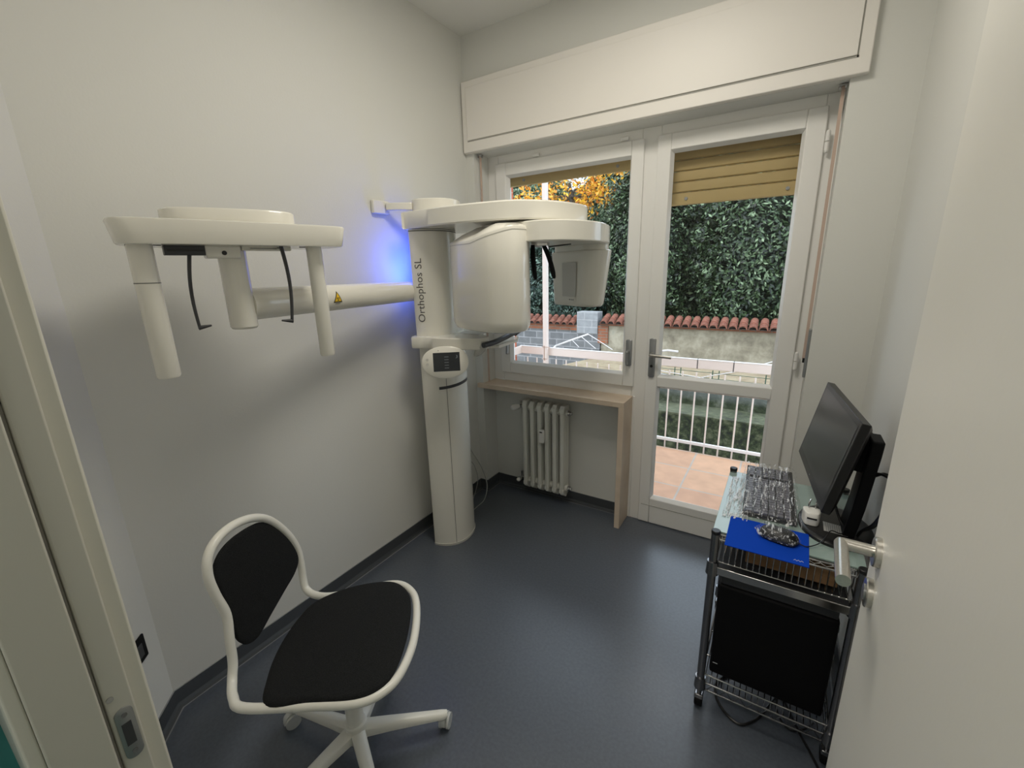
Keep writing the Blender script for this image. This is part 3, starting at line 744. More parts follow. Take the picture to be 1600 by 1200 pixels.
s.loft([wr_(bar, cb_, .95, 1.583), wr_(bar, cb_, .965, 1.587), wr_(bar, cb_, 1.0, 1.636), wr_(bar, cb_, .99, 1.641), wr_(bar, cb_, .97, 1.642)]); s.build('head_bar', M['machine'], mc, ang=40)
dk = [(.32, -1.715), (.39, -1.62), (.435, -1.52), (.44, -1.45), (.40, -1.42), (.30, -1.42), (.22, -1.50), (.20, -1.62), (.24, -1.70)]
dk = [tuple(p)[:2] for p in catmull([(x, y, 0) for x, y in dk], 4)]
s = MB(); s.loft([wr_(dk, (.33, -1.57), 1.0, 1.642), wr_(dk, (.33, -1.57), 1.0, 1.676), wr_(dk, (.33, -1.57), .96, 1.681)]); s.build('top_disc', M['machine'], mc, ang=40)
vcol('collimator_column', .340, -1.797, 1.247, 1.586, .021, .027, (BN.x, BN.y), 1.49)
vcol('sensor_column', .460, -1.402, 1.247, 1.586, .017, .023, (BN.x, BN.y))
# black seams where the columns meet the bar
s = MB(); s.obox((.345, -1.79, 1.5825), BD, BN, (0,0,1), .035, .002, .001); s.build('slide_slot', M['black'], mc, smooth=False)
s = MB(); s.obox((.452, -1.41, 1.5825), BD, BN, (0,0,1), .03, .002, .001); s.build('slide_slot', M['black'], mc, smooth=False)
# ear rod carriers and rods
cc = Vector((.370, -1.622, 0))
s = MB(); s.obox(cc-BD*.085+Vector((0,0,1.571)), BD, BN, (0,0,1), .045, .015, .012); s.build('dark_carrier', M['dgrey'], mc, bevel=.002)
s = MB(); s.obox(cc-BD*.085+BN*.016+Vector((0,0,1.571)), BD, BN, (0,0,1), .040, .001, .0015); s.build('carrier_slot', M['black'], mc)
s = MB(); s.obox(cc+Vector((0,0,1.568)), BD, BN, (0,0,1), .042, .020, .017); ct = s.build('center_block', M['machine'], mc, bevel=.004)
s = MB(); s.cyl(cc+BN*.018+Vector((0,0,1.565)), cc+BN*.022+Vector((0,0,1.565)), .006); s.build('round_hole', M['black'], ct)
s = MB(); s.obox(cc+BD*.11+Vector((0,0,1.578)), BD, BN, (0,0,1), .065, .018, .006); s.build('rail_cover', M['machine'], mc, bevel=.002)
s = MB(); s.obox(cc+BD*.10+BN*.0185+Vector((0,0,1.578)), BD, BN, (0,0,1), .035, .0006, .0008); s.obox(cc+BD*.14+BN*.0185+Vector((0,0,1.580)), BD, BN, (0,0,1), .004, .0006, .0014); s.build('scale_marks', M['ink'], mc, smooth=False)
def earrod(x, y, sgn, tilt=0):
    b0 = Vector((x, y, 1.59)); rg = []; N = 10
    for i in range(N+1):
        t = i/N; c_ = b0+Vector((0,0,-.225*t))-BD*sgn*.010*sin(PI*t)-BD*tilt*t
        w1 = .0075-.002*t; w2 = .005-.0012*t
        rg.append([c_+BN*w1*math.copysign(abs(cos(a))**.7, cos(a))+BD*w2*math.copysign(abs(sin(a))**.7, sin(a)) for a in [2*PI*k/12 for k in range(12)]])
    s = MB(); s.loft(rg); o = s.build('ear_rod', M['dgrey'], mc)
    tip = b0+Vector((0,0,-.222))-BD*tilt; s = MB(); s.cyl(tip-BD*sgn*.003, tip+BD*sgn*.028+Vector((0,0,.004)), .0065, 14, .0025); s.build('ear_plug', M['dgrey'], o)
earrod(.352, -1.690, 1, .016); earrod(.444, -1.497, -1)

# thin grey cable beside the column
s = MB(); s.tube(catmull([(.16, -.335, .50), (.19, -.33, .44), (.235, -.30, .33), (.262, -.29, .22), (.245, -.30, .12), (.205, -.33, .07), (.19, -.36, .05)], 8, False), .0028, 8)
tag(s.build('cable', M['cableg']), 'thin grey cable looping out low behind the x-ray column', 'cable')
s = MB(); s.tube(catmull([(.155, -.34, .40), (.185, -.31, .34), (.20, -.30, .24), (.17, -.31, .12), (.15, -.34, .03), (.16, -.35, .004)], 8, False), .0022, 8)
tag(s.build('cable', M['cableg']), 'second, thinner grey cable hanging close behind the x-ray column', 'cable')
# ================================================================ CHAIR
h_ = R(23); CO = Vector((.70, -1.645, 0)); CF = Vector((cos(h_), sin(h_), 0)); CL = Vector((-sin(h_), cos(h_), 0))
def K(f, l, z): return CO+CF*f+CL*l+Vector((0,0,z))
ch = thing('swivel_chair', 'white tube swivel chair with black fabric seat and back', 'chair', tuple(CO))
LS = -.010
ring_ = [(.653, -1.908, .438), (.787, -1.822, .438), (.890, -1.752, .438), (.925, -1.695, .438), (.924, -1.632, .438), (.880, -1.537, .438), (.797, -1.437, .438),
         (.728, -1.388, .438), (.652, -1.386, .438), (.578, -1.455, .438), (.51, -1.535, .438), (.452, -1.566, .438), (.408, -1.572, .448), (.391, -1.568, .482),
         (.384, -1.563, .53), (.379, -1.564, .59), (.384, -1.589, .665), (.399, -1.638, .746), (.421, -1.692, .796), (.450, -1.757, .822), (.479, -1.816, .824), (.501, -1.857, .800),
         (.512, -1.872, .75), (.515, -1.866, .685), (.518, -1.854, .616), (.528, -1.863, .547), (.538, -1.871, .485), (.556, -1.888, .449), (.598, -1.908, .438)]
s = MB(); s.tube(catmull(ring_, 6, True), .0122, 14, closed=True); s.build('tube_frame', M['chairw'], ch)
def cushion(pts, nrm, t0, t1, dome, bow=0.):
    P = catmull(pts, 6); c_ = sum(P, Vector())/len(P); nn = Vector(nrm).normalized(); rings = []
    for k, off in ((.02, -t0), (.5, -t0), (.92, -t0), (.98, -t0*.7), (1, -t0*.1), (.99, t1*.4), (.965, t1*.8), (.92, t1), (.75, t1+dome*.5), (.5, t1+dome*.85), (.25, t1+dome), (.02, t1+dome)):
        rings.append([c_+(p-c_)*k+nn*(off+bow*(1-k*k)) for p in P])
    s = MB(); s.loft(rings); return s
so_ = [(.705, -1.872), (.636, -1.830), (.568, -1.755), (.516, -1.66), (.503, -1.585), (.552, -1.485), (.640, -1.408), (.720, -1.410), (.785, -1.457), (.858, -1.548), (.908, -1.638), (.916, -1.695), (.882, -1.750), (.785, -1.817)]
s = cushion([(.712+(x-.712)*1.035, -1.625+(y+1.625)*1.035, .450) for x, y in so_], (0, 0, 1), .012, .010, .010); s.build('seat', M['fabric'], ch)
s = MB(); s.loft([[K(.01+a*cos(2*PI*k/24), LS+b*sin(2*PI*k/24), z) for k in range(24)] for z, a, b in ((.405, .10, .10), (.425, .13, .14), (.437, .14, .15))]); s.build('seat_shell', M['chairw'], ch)
bo_ = [(.412, -1.669, .765), (.451, -1.754, .791), (.486, -1.823, .783), (.507, -1.857, .741), (.510, -1.852, .67), (.512, -1.845, .605), (.512, -1.840, .528), (.505, -1.820, .482), (.488, -1.780, .465), (.460, -1.719, .487), (.428, -1.655, .508), (.398, -1.592, .532), (.386, -1.570, .575), (.390, -1.600, .668)]
fb = Vector((cos(R(26)), sin(R(26)), .09))
s = cushion(bo_, fb, .014, .006, .008, -.012); s.build('backrest', M['fabric'], ch)
s = MB(); s.cyl(K(0, 0, .12), K(0, 0, .25), .026, 20); s.cyl(K(0, 0, .24), K(0, 0, .41), .017, 20); s.cyl(K(0, 0, .39), K(0, 0, .425), .05, 20); s.build('gas_column', M['chairw'], ch)
s = MB(); s.cyl(K(0, 0, .070), K(0, 0, .135), .034, 24); s.build('hub', M['chairw'], ch, bevel=.003)
for i in range(5):
    a = R(46-72*i); d = Vector((cos(a), sin(a), 0)); e = Vector((-d.y, d.x, 0)); C0 = CO+Vector((0,0,0))
    rg = []
    for r_, w_, zt_, zb_ in ((.02, .021, .120, .078), (.10, .019, .108, .074), (.27, .015, .080, .058), (.285, .012, .078, .060)):
        rg.append([C0+d*r_+e*x_+Vector((0,0,z_)) for x_, z_ in ((-w_, zb_+.004), (-w_*.6, zb_), (w_*.6, zb_), (w_, zb_+.004), (w_, zt_-.008), (w_*.5, zt_), (-w_*.5, zt_), (-w_, zt_-.008))])
    s = MB(); s.loft(rg); lg = s.build('base_leg', M['chairw'], ch, ang=50)
    p = C0+d*.272; sw = (e*.9+d*.4).normalized(); ax_ = Vector((-sw.y, sw.x, 0))
    s = MB(); s.cyl(p+Vector((0,0,.052)), p+Vector((0,0,.066)), .008, 12)
    wc = p+sw*.014+Vector((0,0,.0255))
    for q in (-1, 1): s.cyl(wc+ax_*q*.008, wc+ax_*q*.017, .0245, 22)
    hood = []
    for k in range(13):
        t_ = PI*k/12; hood.append((cos(t_)*.027, sin(t_)*.027+.0))
    vs = [wc+sw*x_+Vector((0,0,z_))+ax_*q*.007 for q in (-1, 1) for x_, z_ in hood]; n1 = 13
    s.add(vs, [(k, k+1, n1+k+1, n1+k) for k in range(n1-1)]+[tuple(range(n1)), tuple(range(2*n1-1, n1-1, -1))])
    s.build('caster', M['casterw'], lg)

# ================================================================ WIRE CART
X0, X1, Y0, Y1 = 1.603, 1.968, -.925, -.420
ct_ = thing('wire_cart', 'chrome wire cart on casters by the right wall, carrying a monitor and a computer', 'cart', ((X0+X1)/2, (Y0+Y1)/2, 0))
for (x, y) in ((X0, Y0), (X1, Y0), (X0, Y1), (X1, Y1)):
    s = MB(); s.cyl((x, y, .075), (x, y, .688), .0125, 18)
    po = s.build('post', M['dchrome'], ct_)
    s = MB(); s.cyl((x, y, .688), (x, y, .70), .0135, 18); s.build('post_cap', M['black'], po, bevel=.002)
    for z_ in (.085, .545): s = MB(); s.cyl((x, y, z_), (x, y, z_+.045), .019, 18, .0165); s.build('collar', M['dchrome'], po)
    s = MB(); s.cyl((x, y, .055), (x, y, .078), .007, 12); s.box(x-.014, x+.014, y-.012, y+.022, .040, .058); s.build('caster_fork', M['dchrome'], po, bevel=.003)
    s = MB(); s.cyl((x-.0125, y+.01, .027), (x+.0125, y+.01, .027), .027, 24); s.build('caster_wheel', M['blackm'], po, bevel=.004)
def wire_shelf(nm, z, y0=Y0, y1=Y1, fence=.03, nw=19):
    s = MB(); r = .0032; i_ = .0
    for zz in (z, z-.028):
        for a, b in (((X0, y0), (X1, y0)), ((X0, y1), (X1, y1)), ((X0, y0), (X0, y1)), ((X1, y0), (X1, y1))):
            s.cyl((a[0], a[1], zz), (b[0], b[1], zz), r, 8)
    # zig-zag truss wire along each side
    for yy in (y0, y1):
        pts = [(X0+.02+(X1-X0-.04)*k/16, yy, z-(.0 if k % 2 else .028)) for k in range(17)]; s.tube(pts, .002, 6)
    for xx in (X0, X1):
        pts = [(xx, y0+.02+(y1-y0-.04)*k/20, z-(.0 if k % 2 else .028)) for k in range(21)]; s.tube(pts, .002, 6)
    for k in range(nw+1):
        xx = X0+.012+(X1-X0-.024)*k/nw; s.cyl((xx, y0, z+.002), (xx, y1, z+.002), .0017, 6)
    for k in (1, 2, 3): yy = y0+(y1-y0)*k/4; s.cyl((X0, yy, z-.002), (X1, yy, z-.002), r, 8)
    return s.build(nm, M['dchrome'], ct_)
lo = wire_shelf('lower_shelf', .108)
s = MB()
for k in range(20):
    xx = X0+.02+(X1-X0-.04)*k/19; s.tube([(xx, Y0+.002, .108), (xx, Y0+.002, .142)], .0016, 6)
s.cyl((X0, Y0+.002, .142), (X1, Y0+.002, .142), .0026, 8); s.build('shelf_fence', M['chrome'], ct_)
# basket drawer below the top
s = MB(); zt_, zb_ = .668, .588
s.tube(fillet([(X0+.012, Y0+.004, zt_), (X1-.012, Y0+.004, zt_)], .01), .0032, 8); s.cyl((X0+.012, Y0+.006, zb_), (X1-.012, Y0+.006, zb_), .0026, 8)
s.cyl((X0+.012, Y0+.02, zt_+.008), (X1-.012, Y0+.02, zt_+.008), .003, 8)
s.tube([(X0+.02+(X1-X0-.04)*k/22, Y0+.012, zt_+(.008 if k % 2 else 0)) for k in range(23)], .0018, 6)
for xx in (X0+.006, X1-.006):
    s.cyl((xx, Y0, zt_), (xx, Y1, zt_), .003, 8); s.cyl((xx, Y0, zb_), (xx, Y1, zb_), .0026, 8)
    for k in range(14): yy = Y0+.03+k*(Y1-Y0-.05)/13; s.cyl((xx, yy, zb_), (xx, yy, zt_), .0016, 6)
for k in range(20):
    xx = X0+.028+(X1-X0-.05)*k/19; s.tube(fillet([(xx, Y0+.004, zt_), (xx, Y0+.006, zb_), (xx, Y1, zb_)], .006, 3), .0018, 6)
s.build('wire_basket', M['chrome'], ct_)
s = MB(); s.box(X0+.012, X1-.012, Y0-.004, Y1, .556, .564); s.build('middle_shelf', M['dgrey'], ct_)
s = MB(); s.box(X0+.014, X1-.014, Y0-.010, Y0-.003, .550, .577); s.build('front_rail', M['chrome'], ct_, bevel=.002)
s = MB(); s.box(X0-.012, X1+.012, Y0+.028, Y1+.005, .676, .682); s.build('glass_top', M['frost'], ct_, bevel=.001)
# crinkled clear film on the glass near the window side
filmsheet = MB(); nx, ny = 14, 36; vs = []; 
for j in range(ny+1):
    for i in range(nx+1):
        vs.append((X0+.002+.075*i/nx, -.80+.33*j/ny, .6835+.004*random.random()))
filmsheet.add(vs, [(j*(nx+1)+i, j*(nx+1)+i+1, (j+1)*(nx+1)+i+1, (j+1)*(nx+1)+i) for j in range(ny) for i in range(nx)])
tag(filmsheet.build('plastic_sheet', M['film2'], smooth=False), 'crinkled shiny clear plastic sheet on the glass edge of the cart', 'plastic sheet')

# computer tower on the lower shelf
pcx0, pcx1, pcy0, pcy1, pz0, pz1 = 1.622, 1.950, -.875, -.69, .112, .475
pc_ = thing('computer_tower', 'black desktop computer tower lying in the dark under the cart shelf', 'computer', ((pcx0+pcx1)/2, (pcy0+pcy1)/2, pz0))
pc_['label'] = 'black desktop computer tower standing on the lower shelf of the wire cart'
s = MB(); s.box(pcx0, pcx1, pcy0, pcy1, pz0, pz1); s.build('case', M['blackm'], pc_, bevel=.008)
s = MB(); s.box(pcx0+.01, pcx0+.025, pcy0-.001, pcy0, pz0+.045, pz0+.047); s.build('badge', M['inkw'], pc_, smooth=False)
s = MB()
for k in range(5): s.box(pcx1, pcx1+.004, pcy0+.02, pcy0+.10, pz1-.05-.05*k, pz1-.035-.05*k)
s.build('rear_ports', M['grey'], pc_)
s = MB(); s.box(pcx0+.02, pcx1-.01, pcy0+.01, pcy1-.01, pz1+.0005, pz1+.002); s.build('top_cover', M['dchrome'], pc_)
# upper dark box just beneath the middle shelf (second case)
s = MB(); s.box(1.628, 1.945, -.872, -.62, pz1+.003, .545); o = s.build('flat_case', M['dgrey'], bevel=.004); tag(o, 'flat dark grey case lying on top of the computer tower under the shelf', 'case')

# cardboard box inside the basket
s = MB(); s.box(1.69, 1.925, -.885, -.62, .592, .645); o = s.build('cardboard_box', M['card'], bevel=.002); tag(o, 'flat brown cardboard box in the wire basket under the glass top', 'box')

ZG = .682
# mouse pad
s = MB(); pts = [(1.6315, -.785), (1.849, -.785), (1.845, -.967), (1.632, -.967)]
s.prism(pts, ZG, ZG+.003); mp = s.build('mouse_pad', M['blue'], bevel=.0008); tag(mp, 'bright blue mouse pad on the front of the cart top', 'mouse pad')
vs = [(0,0),(.004,.006),(.008,0),(.012,.006),(.016,0),(.020,.006),(.024,.001)]
s = MB()
for i in range(len(vs)-1):
    a, b = vs[i], vs[i+1]; s.add([(1.808+a[0], -.952+a[1], ZG+.0034), (1.808+b[0], -.952+b[1], ZG+.0034), (1.808+b[0], -.950+b[1], ZG+.0034), (1.808+a[0], -.950+a[1], ZG+.0034)], [(0, 1, 2, 3)])
s.build('small_white_logo', M['inkw'], mp, smooth=False)
# keyboard, wrapped
kr = R(2); kc = Vector((1.733, -.560, ZG))
def KB(u, v, z): return kc+Vector((cos(kr)*u-sin(kr)*v, sin(kr)*u+cos(kr)*v, z))
kb = thing('keyboard', 'black keyboard still wrapped in crinkled clear plastic film', 'keyboard', tuple(kc))
s = MB(); s.loft([[KB(x, y, z) for x, y in ((-.078, -.20), (.078, -.20), (.078, .20), (-.078, .20))] for z in (.004, .018)]); s.build('keyboard_body', M['black'], kb, bevel=.003)
kk = 0
rows = [(-.060, 15), (-.036, 15), (-.014, 14), (.008, 13), (.030, 13), (.052, 12)]
s = MB()
for rx, n in rows:
    for i in range(21):
        if i in (15,) : continue
        y = -.19+i*.0182
        s.obox(KB(rx, y, .0215), (cos(kr), sin(kr), 0), (-sin(kr), cos(kr), 0), (0,0,1), .0088, .0078, .0035)
ky = s.build('keys', M['keys'], kb, bevel=.001); ky['kind'] = 'stuff'
# film sleeve: crinkled shell
random.seed(3); s = MB(); nx, ny = 26, 60; vs = []
for j in range(ny+1):
    for i in range(nx+1):
        u = -.094+.188*i/nx; v = -.232+.452*j/ny
        edge = max(0, abs(u)-.078)/.016; e2 = max(0, abs(v)-.205)/.03
        z = .029+.006*random.random()+.003*sin(i*2.1+.4*sin(j*.3)); z *= (1-.7*min(1, edge)); z *= (1-.6*min(1, e2)); 
        vs.append(KB(u+.002*random.random(), v+.004*sin(i*.9), max(.004, z)))
s.add(vs, [(j*(nx+1)+i, j*(nx+1)+i+1, (j+1)*(nx+1)+i+1, (j+1)*(nx+1)+i) for j in range(ny) for i in range(nx)])
s.build('plastic_sleeve', M['film'], kb, smooth=True, ang=20)
# mouse, wrapped
ms = thing('computer_mouse', 'black computer mouse in clear plastic wrap on the blue pad', 'mouse', (1.765, -.86, ZG+.003))
mx = [(-.052, 0), (-.040, .024), (.0, .031), (.04, .028), (.054, 0), (.04, -.028), (.0, -.031), (-.040, -.024)]
mx = [tuple(p)[:2] for p in catmull([(a, b, 0) for a, b in mx], 4)]
mr_ = R(-8)
def MS(a, b, z): return Vector((1.768+cos(mr_)*a-sin(mr_)*b, -.858+sin(mr_)*a+cos(mr_)*b, ZG+.003+z))
s = MB(); s.loft([[MS(a*k+dx, b*k, z) for a, b in mx] for z, k, dx in ((0, .9, 0), (.006, 1, 0), (.016, .97, 0), (.027, .8, -.002), (.034, .5, -.006), (.036, .2, -.008))]); s.build('mouse_body', M['black'], ms)
s = MB(); s.loft([[MS(a*k+dx, b*k, z) for a, b in [(p[0]*1.12, p[1]*1.15) for p in mx[::4]]] for z, k, dx in ((.008, 1, -.003), (.014, 1.05, -.004), (.038, .62, -.012), (.040, .2, -.012))]); s.build('plastic_wrap', M['film'], ms, smooth=False)
s = MB(); s.tube(catmull([MS(.05, 0, .008), Vector((1.84, -.866, ZG+.006)), Vector((1.868, -.84, ZG+.008)), Vector((1.885, -.815, ZG+.018)), Vector((1.90, -.79, ZG+.035)), Vector((1.925, -.77, ZG+.022)), Vector((1.95, -.75, ZG+.020))], 6, False), .0016, 8); s.build('mouse_cord', M['black'], ms)

# monitor
P1 = Vector((1.812, -.380, .80)); P2 = Vector((1.861, -.853, .80)); P4 = Vector((1.917, -.847, 1.080)); P3 = P1+(P4-P2)
mo = thing('monitor', 'black widescreen monitor on a round stand, switched off and tilted back', 'monitor', (1.925, -.67, ZG))
a_ = (P2-P1); h2 = (P4-P2); nn_ = a_.cross(h2).normalized()
if nn_.x > 0: nn_ = -nn_           # outwards normal of the screen
def MP(u, v, o): return P1+a_*u+h2*v-nn_*o
s = MB(); s.loft([[MP(u, v, 0.0) for u, v in ((0, 0), (1, 0), (1, 1), (0, 1))], [MP(u, v, .022) for u, v in ((0, 0), (1, 0), (1, 1), (0, 1))], [MP(u, v, .040) for u, v in ((.08, .06), (.92, .06), (.92, .93), (.08, .93))]]); s.build('bezel', M['black'], mo, bevel=.002)
s = MB(); s.add([MP(.045, .10, -.0008), MP(.965, .10, -.0008), MP(.965, .945, -.0008), MP(.045, .945, -.0008)], [(0, 1, 2, 3)]); s.build('screen', M['screen'], mo, smooth=False)
s = MB(); s.loft([[MP(u, v, .040) for u, v in ((.3, .25), (.72, .25), (.72, .90), (.3, .90))], [MP(u, v, .062) for u, v in ((.34, .3), (.68, .3), (.68, .86), (.34, .86))]]); s.build('rear_housing', M['blackm'], mo, bevel=.003)
s = MB(); s.add([MP(.50, .045, -.001), MP(.515, .045, -.001), MP(.515, .052, -.001), MP(.50, .052, -.001)], [(0, 1, 2, 3)]); s.build('brand_mark', M['inkw'], mo, smooth=False)
bc = Vector((1.918, -.700, ZG))
s = MB(); s.loft([[bc+Vector((q*.098*cos(2*PI*k/48), q*.128*sin(2*PI*k/48), z)) for k in range(48)] for z, q in ((0, 1), (.009, 1), (.014, .94), (.016, .85))]); s.build('stand_base', M['black'], mo)
s = MB(); s.loft([[Vector((x, y, z)) for x, y in ((cx_-.014, cy_-w2), (cx_+.016, cy_-w2), (cx_+.016, cy_+w2), (cx_-.014, cy_+w2))] for z, cx_, cy_, w2 in ((ZG+.012, 1.945, -.72, .048), (.80, 1.955, -.735, .046), (.97, 1.966, -.745, .044), (1.015, 1.968, -.75, .040))]); s.build('stand_neck', M['blackm'], mo, bevel=.004)
s = MB(); s.obox((1.945, -.70, .955), (1,0,-.2), (0,1,0), (0,0,1), .030, .06, .05); s.build('tilt_hinge', M['blackm'], mo, bevel=.004)
for i_, off_ in enumerate((0, .012)):
    s = MB(); s.tube(catmull([(1.975, -.76, .90+off_), (1.992, -.80-off_, .93), (2.002, -.825-off_, .92), (2.002, -.83-off_, .85), (1.99, -.81-off_, .78), (1.975, -.77, .73), (1.97, -.75, .70)], 6, False), .0042, 8); s.build('cable_loop', M['black'], mo)
s = MB(); s.tube(catmull([(1.90, -.66, .82), (1.905, -.70, .78), (1.925, -.735, .73), (1.95, -.75, .705)], 6, False), .004, 8); s.build('power_cord', M['black'], mo)
# cable running from the base down the wall side of the cart
s = MB(); s.tube(catmull([(1.965, -.79, .71), (1.995, -.84, .715), (2.012, -.89, .69), (2.012, -.93, .60), (2.005, -.95, .45), (1.997, -.96, .25), (1.99, -.955, .06), (1.97, -.93, .006)], 8, False), .0045, 8)
tag(s.build('cable', M['black']), 'thick black cable curving over the wall side of the cart top down to the floor', 'cable')
# white card reader / adapter on the stand base
cp = Vector((1.853, -.722, ZG+.0165))
ad = thing('power_adapter', 'small white plug adapter with a dark slot, on the monitor base', 'adapter', tuple(cp))
s = MB(); s.loft([[cp+Vector((x, y*sy_, z)) for x, y in [tuple(p)[:2] for p in catmull([(-.021, .02, 0), (-.021, -.015, 0), (-.012, -.03, 0), (.012, -.03, 0), (.021, -.015, 0), (.021, .02, 0)], 4)]] for z, sy_ in ((0, 1), (.030, 1), (.040, .8))]); s.build('adapter_body', M['white'], ad, bevel=.002)
s = MB(); s.box(cp.x-.013, cp.x+.013, cp.y-.0325, cp.y-.028, cp.z+.022, cp.z+.027); s.build('slot', M['black'], ad, smooth=False)
for q in (-.009, .009):
    s = MB(); s.tube(fillet([(cp.x+q, cp.y+.012, cp.z+.036), (cp.x+q, cp.y+.014, cp.z+.056), (cp.x+q+.004, cp.y+.03, cp.z+.060)], .004), .0024, 8); s.build('plug_pin', M['chrome'], ad)
s = MB(); s.add([(1.886, -.705, ZG+.0172), (1.886, -.765, ZG+.0172), (1.945, -.770, ZG+.0172), (1.945, -.715, ZG+.0172)], [(0, 1, 2, 3)]); pp_ = s.build('paper_leaflet', M['paper'], smooth=False); tag(pp_, 'small white printed leaflet on the monitor base beside the adapter', 'leaflet')
s = MB()
for i in range(9): s.add([(1.892+i*.0055, -.708, ZG+.0176), (1.892+i*.0055, -.762, ZG+.0176), (1.894+i*.0055, -.762, ZG+.0176), (1.894+i*.0055, -.708, ZG+.0176)], [(0, 1, 2, 3)])
s.build('print_lines', M['grey'], pp_, smooth=False)
# pale crumpled tissue-like cover piece behind the stand
# floor cables under the cart
s = MB(); s.tube(catmull([(1.72, -.70, .006), (1.655, -.79, .006), (1.650, -.85, .006), (1.682, -.905, .006), (1.735, -.930, .006), (1.78, -.885, .006), (1.81, -.82, .006), (1.85, -.72, .006)], 8, False), .0045, 8)
tag(s.build('cable', M['black']), 'thick black cable looping on the floor at the left under the cart', 'cable')
s = MB(); s.tube(catmull([(1.83, -.74, .006), (1.835, -.79, .006), (1.855, -.85, .006), (1.885, -.865, .006), (1.92, -.84, .01), (1.945, -.80, .006)], 8, False), .003, 8)
tag(s.build('cable', M['black']), 'thin black cable looping on the floor under the middle of the cart', 'cable')
s = MB(); s.tube(catmull([(1.85, -.74, .012), (1.875, -.80, .012), (1.905, -.865, .008), (1.935, -.92, .006), (1.955, -.97, .006), (1.96, -1.05, .006)], 8, False), .004, 8)
tag(s.build('cable', M['black']), 'black cable running forward on the floor towards the open door', 'cable')

# ================================================================ OUTSIDE
s = MB(); s.box(-.6, 3.2, .30, 1.352, -.16, 0); struct(s.build('floor_balcony', M['tiles'], smooth=False))
# railing
YR = 1.40
rl = thing('balcony_railing', 'white metal balcony railing with thin upright bars outside', 'railing', (1.0, YR, 0))
s = MB(); s.box(-.49, 3.2, YR-.012, YR+.012, .700, .772); s.box(-.49, -.466, .95, YR, .700, .772); s.build('flat_top_rail', M['rail'], rl, bevel=.003)
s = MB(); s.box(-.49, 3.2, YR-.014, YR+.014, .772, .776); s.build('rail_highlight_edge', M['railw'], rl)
s = MB(); s.box(-.48, 3.2, YR-.010, YR+.010, .045, .070); s.build('bottom_rail', M['railw'], rl, bevel=.002)
for k in range(33):
    x = -.41+k*.1045
    b = MB(); b.cyl((x, YR, -.065), (x, YR, .665), .0062, 10); b.build('baluster', M['rail'], rl)
for x in (1.16, 1.42):
    b = MB(); b.box(x-.003, x+.003, YR-.0135, YR+.0135, .698, .777); b.build('rail_joint', M['dgrey'], rl, smooth=False)
s = MB(); s.box(-.205, -.168, YR-.062, YR-.016, -.16, 2.9); s.build('post_body', M['rail'])
po_ = bpy.data.objects['post_body']; po_.name = 'balcony_post'; tag(po_, 'tall square white post behind the x-ray unit, outside the window', 'post')
s = MB(); s.box(-.215, -.13, YR-.068, YR-.062, .785, .792); s.box(-.195, -.187, YR-.068, YR-.062, .66, .80); s.box(-.215, -.16, YR-.068, YR-.062, .67, .678); s.build('rusty_clamp', M['strap'], po_)
s = MB(); s.box(-.74, -.505, 1.05, 1.35, -.16, 2.9); o = s.build('brick_pillar', M['pillar']); tag(o, 'red brick pillar at the left end of the balcony', 'pillar')
# folding clothes racks hooked over the rail
def rack(pts_main, wires, label):
    t = thing('clothes_airer', label, 'clothes airer', pts_main[0])
    s = MB(); s.tube(pts_main, .0085, 8); s.build('airer_arm', M['railw'], t)
    s = MB()
    for w in wires: s.tube(w, .0035, 6)
    s.build('airer_wires', M['railw'], t)
rack([(-.13, 1.405, .77), (-.13, 1.46, .785), (.03, 1.5, .85), (.175, 1.52, .905)], [[(.175, 1.52, .905), (.31, 1.5, .84), (.43, 1.47, .785)], [(.11, 1.51, .88), (.24, 1.48, .80), (.27, 1.47, .785)], [(.02, 1.5, .845), (.10, 1.48, .785)]], 'white folding clothes airer hooked on the railing outside the window')
rack([(.83, 1.405, .77), (.83, 1.47, .80), (.90, 1.50, .81), (.985, 1.50, .805)], [[(.83, 1.52, .60), (1.1, 1.5, .58), (1.45, 1.47, .69), (1.7, 1.46, .80)], [(.83, 1.5, .63), (1.2, 1.5, .60)]], 'white clothes airer with thin wires on the railing outside the balcony door')
# green wire garden fence
gf = thing('wire_fence', 'low dark green wire fence beyond the balcony railing', 'fence', (1.2, 2.6, .235))
for x in (.753, .815, 1.134, 1.195, 1.62, 1.68):
    s = MB(); s.cyl((x, 2.6, .20), (x, 2.6, .43), .005, 6); s.build('fence_stake', M['green'], gf)
s = MB()
for z in (.405, .345, .29): s.cyl((.60, 2.6, z), (1.80, 2.6, z-.01), .0028, 6)
s.build('fence_wires', M['green'], gf)

# mossy retaining wall steps
s = MB(); s.box(-.9, 5, 2.1, 2.45, -1.2, .075); struct(s.build('wall_retaining', M['moss'], smooth=False))
s = MB(); s.box(-.9, 5, 2.45, 2.75, -1.2, .235); struct(s.build('wall_retaining_upper', M['moss2'], smooth=False))
gr = MB(); gr.add([(-.9, 2.7, .232), (5, 2.7, .232), (5, 5.6, -.06), (-.9, 5.6, -.06)], [(0, 1, 2, 3)]); gr.add([(-9, 1.35, -1.2), (-.9, 1.35, -1.2), (-.9, 12, -1.2), (-9, 12, -1.2)], [(0, 1, 2, 3)])
gr.add([(-9, 5.6, -.3), (9, 5.6, -.3), (9, 14, -.3), (-9, 14, -.3)], [(0, 1, 2, 3)]); gr.add([(-9, 0, -1.21), (9, 0, -1.21), (9, 6, -1.21), (-9, 6, -1.21)], [(0, 1, 2, 3)])
gr.add([(-.9, 2.7, .232), (-.9, 5.6, -.06), (-.9, 5.6, -1.2), (-.9, 2.7, -1.2)], [(0, 1, 2, 3)])
struct(gr.build('ground_garden', M['sand'], smooth=False))
